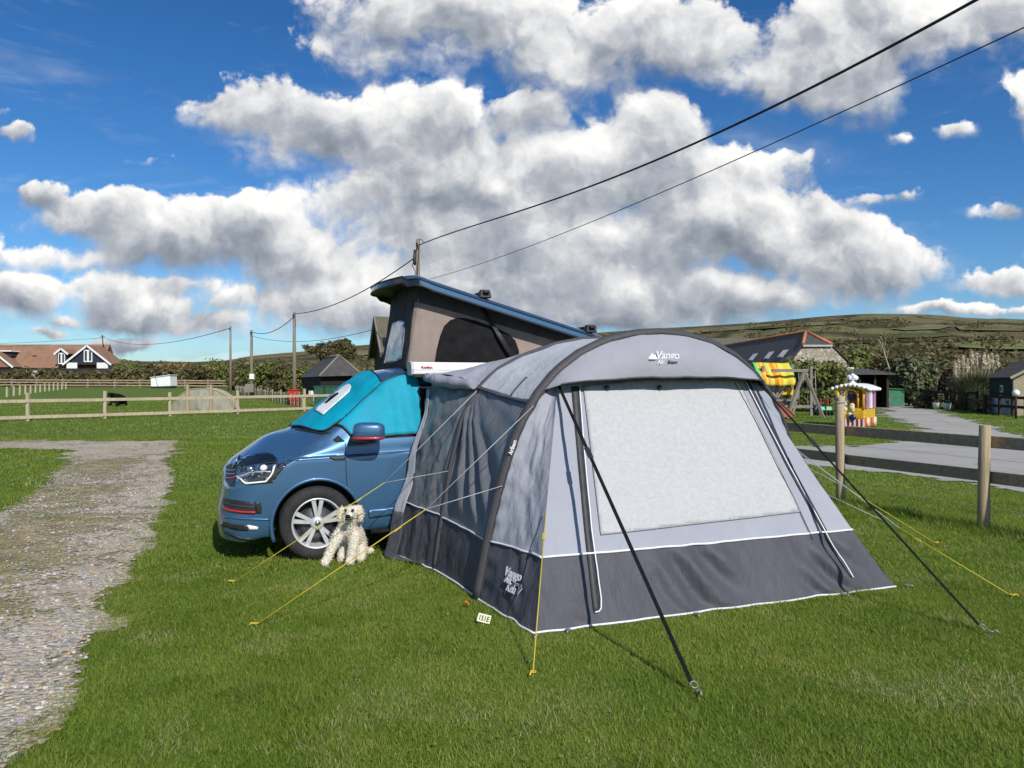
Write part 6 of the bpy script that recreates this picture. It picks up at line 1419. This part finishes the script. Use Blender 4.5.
# low dark shed
D = 45; sh_ = thing('open_shed', gb_(862, D), 'low dark open-fronted shed with a pale fascia behind the train', 'shed'); xa, xb = (832-512)/F*D, (889-512)/F*D; z0 = zg(20, D)
mb = MB(); mb.beam(((xa+xb)/2, D+3, z0), ((xa+xb)/2, D+3, z0+2.2), xb-xa, .12, up=(0,1,0)); 
for xx_ in (xa+.06, xb-.06): mb.box((xx_, D+1.5, z0+1.05), (.12, 3, 2.1))
mb.build('wall', m_blackb, sh_)
mb = MB(); mb.box((xa+.75, D+.05, z0+.8), (1.4,.1,1.6)); mb.build('front_panel', pm('grey_boarding', (.11,.11,.12), .8, var=.2), sh_)
for xx_ in (xa+1.6, xa+2.5, xb-.1): mb = MB(); mb.beam((xx_, D, z0), (xx_, D, z0+2.0), .12, .12, up=(0,1,0)); mb.build('post', m_dkwood, sh_)
mb = MB(); quadslab(mb, (xa-.2, D-.4, z0+1.95), (xb+.2, D-.4, z0+1.95), (xb+.2, D+3.3, z0+2.28), (xa-.2, D+3.3, z0+2.28), .08); rs_ = mb.build('roof', m_slate, sh_)
mb = MB(); mb.beam((xa+.3, D+3.32, z0+2.37), (xb-.6, D+3.32, z0+2.37), .08, .16); mb.build('fascia', m_white, rs_)
mb = MB(); mb.box((xb-1.0, D+2.6, z0+1.3), (1.0,.3,.35)); mb.build('shelf_goods', m_crm, sh_)
D = 46.5; gpn = thing('green_bin_store', gb_(895, D), 'plain green boarded bin store beside the large sage bush', 'bin store'); x = (895.5-512)/F*D; z0 = zg(x, D)
m_green2 = pm('bright_green_board', (.035,.16,.085), .6, var=.15, vscale=3)
mb = MB(); mb.prism([Vector((x-.54, D, z0)), Vector((x+.54, D, z0)), Vector((x+.54, D, z0+1.02)), Vector((x-.54, D, z0+1.08))], (0,.9,0)); mb.build('body', m_green2, gpn, bevel=.015); mb = MB(); mb.beam((x-.58, D+.4, z0+1.11), (x+.58, D+.4, z0+1.05), .98, .05); mb.build('lid', m_green2, gpn)
D = 46; x = (884.5-512)/F*D; tb = thing('concrete_tub', gb_(884.5, D), 'pale concrete planter left of the green bin store', 'planter'); mb = MB(); mb.lathe([(0,.0),(.22,0),(.27,.45),(.29,.5),(.24,.5),(.22,.38),(0,.38)], gb_(884.5, D), 'Z', 16); mb.build('tub', pm('concrete', (.40,.38,.34), .9, var=.15), tb); leaf_object('plant', 160, [(0,0,.52,.2,.2,.16)], .05, G_MID, tb, 3)
# garden hut
hu = thing('garden_hut', Vector((24.6, 37, .1)), 'garden hut with a green-over-white side wall and dark felt roof at the right edge', 'hut')
C0 = Vector((23.48, 36, 0)); da = Vector((.86, 3.0, 0)).normalized()*3.4; db_ = Vector((3, -.86, 0)).normalized()*2.7; z0 = zg(23, 36)-.05; ze = 1.98; za_ = 2.75
m_grn = wood('dark_green_boards', (.018,.045,.038), .7); m_beige = wood('beige_boards', (.40,.34,.24), .7, axis=0); m_pblue = pm('pale_blue_boards', (.52,.56,.60), .7, var=.08)
def wp(v, z): return Vector((v.x, v.y, z))
mb = MB(); mb.prism([wp(C0+da*.01, z0), wp(C0+db_, z0), wp(C0+db_, ze), wp(C0+db_*.5, za_), wp(C0+da*.01, ze)], da); mb.build('front_wall', m_beige, hu)
sid = Vector((-da.y, da.x, 0)).normalized()*.035
mb = MB(); mb.prism([wp(C0+sid*.2, z0), wp(C0+da+sid*.2, z0), wp(C0+da+sid*.2, .98), wp(C0+sid*.2, .98)], sid); mb.build('lower_wall', m_pblue, hu)
mb = MB(); mb.prism([wp(C0+sid*.2, .984), wp(C0+da+sid*.2, .984), wp(C0+da+sid*.2, ze), wp(C0+sid*.2, ze)], sid*1.3); mb.build('upper_wall', m_grn, hu)
mb = MB(); q = C0+da*.42+sid*1.6; mb.box(wp(q, 1.42), (.07,.34,.34), math.atan2(da.y, da.x)-R(90)); hw = mb.build('window', m_white, hu); mb = MB(); mb.box(wp(q+sid, 1.42), (.02,.22,.22), math.atan2(da.y, da.x)-R(90)); mb.build('pane', m_glass, hw)
ov = db_.normalized()*.2; dov = da.normalized()*.22; sl_ = (za_-ze)/1.35
rt0, rt1 = wp(C0+db_*.5-dov, za_+.06), wp(C0+db_*.5+da+dov, za_+.06); l0, l1 = wp(C0-ov-dov, ze-.2*sl_+.06), wp(C0-ov+da+dov, ze-.2*sl_+.06); r0, r1 = wp(C0+db_+ov-dov, ze-.2*sl_+.06), wp(C0+db_+ov+da+dov, ze-.2*sl_+.06)
mb = MB(); quadslab(mb, l0, rt0, rt1, l1, .05); quadslab(mb, rt0, r0, r1, rt1, .05); mb.build('roof', pm('mossy_roof_felt', (.060,.058,.048), .95, var=.3, bump=.5), hu)
mb = MB(); mb.beam(l0-dov*.1, rt0-dov*.1, .04, .12); mb.beam(rt0-dov*.1, r0-dov*.1, .04, .12); mb.build('barge_board', m_beige, hu)
# dark post-and-rail fence before the hut and the seating area
for lb, pxs, D1, D2, hgt in (('dark stained fence around the seating area left of the pampas grass', (927,936,946,956,966,977), 44, 40, 1.05), ('dark fence in front of the garden hut', (985,1000,1013,1026,1042), 37.5, 33.5, .95)):
    pts = [gb_(px, lerp(D1, D2, i/(len(pxs)-1))) for i, px in enumerate(pxs)]; o = thing('dark_fence', pts[2], lb, 'fence')
    for p in pts: mb = MB(); mb.beam(p, p+Vector((0,0,hgt)), .12, .12, up=(0,1,0)); mb.build('post', m_dkwood, o)
    for a, b_ in zip(pts[:-1], pts[1:]):
        for z in (.45, .9): mb = MB(); mb.beam(a+Vector((0,-.08,z*hgt)), b_+Vector((0,-.08,z*hgt)), .04, .13); mb.build('rail', m_dkwood, o)
# picnic bench and pale cushions in the seating area
D = 44; p = gb_(943, D); pb_ = thing('picnic_bench', p, 'reddish picnic bench behind the dark seating fence', 'bench'); m_rdw = wood('reddish_timber', (.16,.075,.06), .6, axis=0)
for nm, y_, z_, w_ in (('table_top', .0, .74, .7), ('seat', -.65, .44, .26), ('seat', .65, .44, .26)): mb = MB(); mb.box(p+Vector((0,y_,z_)), (1.7,w_,.05)); mb.build(nm, m_rdw, pb_)
for sx in (-.6, .6): mb = MB(); mb.beam(p+Vector((sx,-.7,0)), p+Vector((sx,-.2,.72)), .07,.1); mb.beam(p+Vector((sx,.7,0)), p+Vector((sx,.2,.72)), .07,.1); mb.beam(p+Vector((sx,-.7,.41)), p+Vector((sx,.7,.41)), .06,.08); mb.build('leg', m_rdw, pb_)
for px, D_, lb in ((937, 42.6, 'white upturned pot left of the picnic bench'), (947, 42.2, 'pale planter tub in front of the picnic bench')):
    p = gb_(px, D_); o = thing('planter_tub', p, lb, 'planter'); mb = MB(); mb.lathe([(0,0),(.16,0),(.22,.32),(.24,.36),(.20,.36),(.18,.28),(0,.28)], p, 'Z', 14); mb.build('tub', m_white, o); leaf_object('plant', 120, [(0,0,.40,.16,.16,.12)], .04, G_MID, o, int(px))
D = 33.2; p = gb_(1016, D); gl_ = thing('garden_lamp', p, 'white globe lamp on a short post by the garden hut', 'lamp'); mb = MB(); mb.tube([p, p+Vector((0,0,.98))], .045, 8); mb.build('post', m_dkwood, gl_); mb = MB(); mb.ball(p+Vector((0,0,1.12)), .15, 14, 10); mb.build('globe', m_white, gl_)
# ---------------------------------------------------------------- right: planting
bush('rounded olive bush between the climbing frame and the train, before the stone barn', 816, 41, 3.7, 2.75, G_MID, 5200, .10, 61, nb=22)
bush('large sage-green bush right of the green bin store', 912, 47.5, 3.7, 3.5, G_SAGE, 9500, .12, 62, nb=34, rmin=.18, rmax=.34)
bush('smaller sage bush leaning against the right of the large one', 934, 47, 1.9, 2.6, G_SAGE, 3200, .10, 63, nb=16)
bush('dark bush with wine-dark leaves left of the pampas grass', 949, 45, 1.3, 2.2, leafmat('wine_dark_leaves', [(0,(.018,.012,.010)),(.6,(.05,.032,.022)),(1,(.09,.06,.04))]), 1800, .09, 64, nb=10)
bush('green bush behind the low shed roof', 858, 56, 3.6, 3.9, G_MID, 4200, .13, 65); bush('tall dark bush between the shed and the large sage bush', 889, 52, 2.6, 3.3, G_DARK, 3400, .12, 66)
bush('bushy green shrub right of the stone barn gable', 848, 50, 1.9, 3.3, G_MID, 2400, .10, 69); bush('low russet shrub at the foot of the pampas grass', 981, 39, 1.2, .8, G_BROWN, 900, .07, 67); bush('low green shrub before the hut fence', 1018, 36.5, .9, 1.0, G_MID, 900, .06, 68)
bush('low dark shrub in the seating area', 925, 44, 1.3, .9, G_DARK, 900, .07, 70)
# bare sapling
D = 49; p = gb_(892, D); sp_ = thing('bare_sapling', p, 'thin bare pale sapling rising above the large sage bush', 'tree'); g = random.Random(3)
mb = MB(); a0 = p+Vector((.1,0,1.5)); tip = at(879, 339, D)
mb.tube([p, a0, at(887,362,D), at(883,349,D), tip], [.07,.06,.05,.035,.012], 6)
for f, px, py in ((.45,876,352),(.5,890,346),(.6,873,341),(.65,886,337),(.75,881,333),(.8,876,335)): q = a0.lerp(tip, f); e_ = at(px, py, D+.3); mb.tube([q, q.lerp(e_, .5)+Vector((0,0,.05)), e_], [.02,.013,.005], 5)
mb.build('trunk', pm('pale_bark', (.36,.32,.25), .9, var=.2), sp_); leaf_object('crown', 260, [(x_, 0, z_, .5, .4, .35) for x_, z_ in ((-.9,4.2),(-.4,4.5),(-1.1,3.7),(-.6,3.9))], .035, G_MID, sp_, 5)
# pampas grass
D = 42; p = gb_(975, D); pgs = thing('pampas_grass', p, 'clump of pampas grass with tall cream plumes left of the garden hut', 'pampas grass'); g = np.random.default_rng(9)
N = 2600; a = g.random(N)*6.283; r0 = g.random(N)*.85; base_ = np.stack([r0*np.cos(a)*1.15, r0*np.sin(a)*.7, np.zeros(N)], 1); hh = .8+1.3*g.random(N); ln = .35+.6*g.random(N)
mid_ = base_+np.stack([np.cos(a)*ln*.25, np.sin(a)*ln*.25, hh*.75], 1); tip_ = base_+np.stack([np.cos(a)*ln, np.sin(a)*ln, hh], 1); sd = np.stack([-np.sin(a), np.cos(a), 0*a], 1)*.022
V = np.stack([base_-sd, base_+sd, mid_+sd*.8, mid_-sd*.8, tip_], 1).reshape(-1,3); i0 = np.arange(N)*5
tr_ = np.concatenate([np.stack([i0,i0+1,i0+2],1), np.stack([i0,i0+2,i0+3],1), np.stack([i0+3,i0+2,i0+4],1)]); np_mesh('leaf_tussock', V, tr_, G_SAGE, pgs, 3, False, np.repeat(g.random(N)*.7, 5))
m_plume = leafmat('cream_plumes', [(0,(.55,.46,.32)),(.5,(.75,.66,.50)),(1,(.85,.78,.64))], .3)
for px, py in ((958,367),(963,362),(967,366),(971.5,358),(976,360),(980,362),(984,360.5),(988,363),(992,361),(997,362),(955,371)):
    q = at(px, py, D+.4*math.sin(px)); pl = bpy.data.objects.new('plume', None); COL.objects.link(pl); pl.parent = pgs; pl.matrix_local = Matrix.Translation(q-p)
    lean_ = .012*(px-975)*.5; mb = MB(); mb.tube([(-(q.x-p.x)*.5, 0, -(q.z-p.z)+.1), (-.05-lean_, 0, -.5), (0, 0, .1)], .012, 5); mb.build('stem', m_plume, pl, local=True)
    leaf_object('feather', 240, [(0,0,.05,.07,.07,.32),(.02,0,-.14,.085,.085,.22),(.02,0,.26,.04,.04,.2)], .04, m_plume, pl, int(px), elong=2.2, shell=.1)
# hillside fields and scrub
hills = bpy.data.objects['hills']; HBV = bvh_of(hills)
def field(poly, col, nm='field'):
    o = patch(nm, poly, HBV, pm('pasture', col, .95, var=.22, vscale=.03, spec=.05), None, 1.2, 6, 0); return tag(o, kind='structure')
field([(938,347.5),(965,344),(1000,341.5),(1060,341),(1110,346),(1060,351),(1000,352),(965,350)], (.17,.20,.075))
field([(700,330),(760,325.5),(840,322),(838,325),(760,329.5),(702,333)], (.15,.15,.075)); field([(890,329.5),(926,326),(955,326.5),(940,330),(905,331.5)], (.17,.155,.085)); field([(955,327),(1000,325),(1024,327),(1080,330),(1020,332),(960,331)], (.135,.13,.058))
field([(348,354.5),(374,351.5),(395,351),(392,354),(360,356.5)], (.20,.18,.10)); field([(620,336),(690,331),(700,333),(640,339)], (.16,.15,.075)); field([(840,319),(870,316.5),(900,317),(890,320),(850,321.5)], (.14,.13,.06)); field([(700,345),(1000,338),(1010,340),(860,344.5),(720,349)], (.055,.045,.022)); field([(880,335),(925,333.5),(960,336),(925,339),(885,339)], (.085,.10,.036))
def scrub(name, n, pxr, Dr, size, mat, seed, label, leafs=26, leaf=.5, hr=(.5,1.0), on_hill=True):
    g = np.random.default_rng(seed); bl = []
    k = 0
    for _ in range(n*8):
        if k >= n: break
        px = g.uniform(*pxr); D_ = Dr[0]*(Dr[1]/Dr[0])**g.random(); x = (px-512)/F*D_
        if fbm(np.array([x*.9]), np.array([D_*.35]), .03, 77)[0] < .47 and g.random() < .85: continue
        r = size*(.6+.9*g.random())*(.8+D_/900); z = hill_z(x, D_) if math.hypot(x, D_) > 160 else zg(x, D_); hq = r*g.uniform(*hr)
        bl.append((x, D_, z+hq*.35, r*1.3, r, hq)); k += 1
    V, Fc, tone = leaf_cloud(n*leafs, bl, leaf, seed, shell=.6, elong=1.2); return tag(np_mesh(name, V, Fc, mat, None, 4, False, tone), label, 'scrub', kind='stuff')
scrub('scrub', 420, (690, 1120), (62, 170), .85, G_BROWN, 81, 'brown scrub and bracken covering the slope beyond the barn', 130, .15)
scrub('scrub', 260, (690, 1120), (70, 200), .9, G_DARK, 82, 'dark green scrub scattered over the slope beyond the barn', 130, .16)
scrub('scrub', 700, (560, 1150), (190, 1000), 2.4, G_DARK, 83, 'far dark hedgerows and bushes on the hill at right', 26, 1.0)
scrub('scrub', 360, (120, 420), (150, 700), 2.0, G_DARK, 84, 'far dark bushes on the low hill at left', 26, .8)
scrub('scrub', 300, (-40, 420), (128, 200), 1.5, G_BROWN, 85, 'brownish far scrub beyond the left hedge', 40, .4)
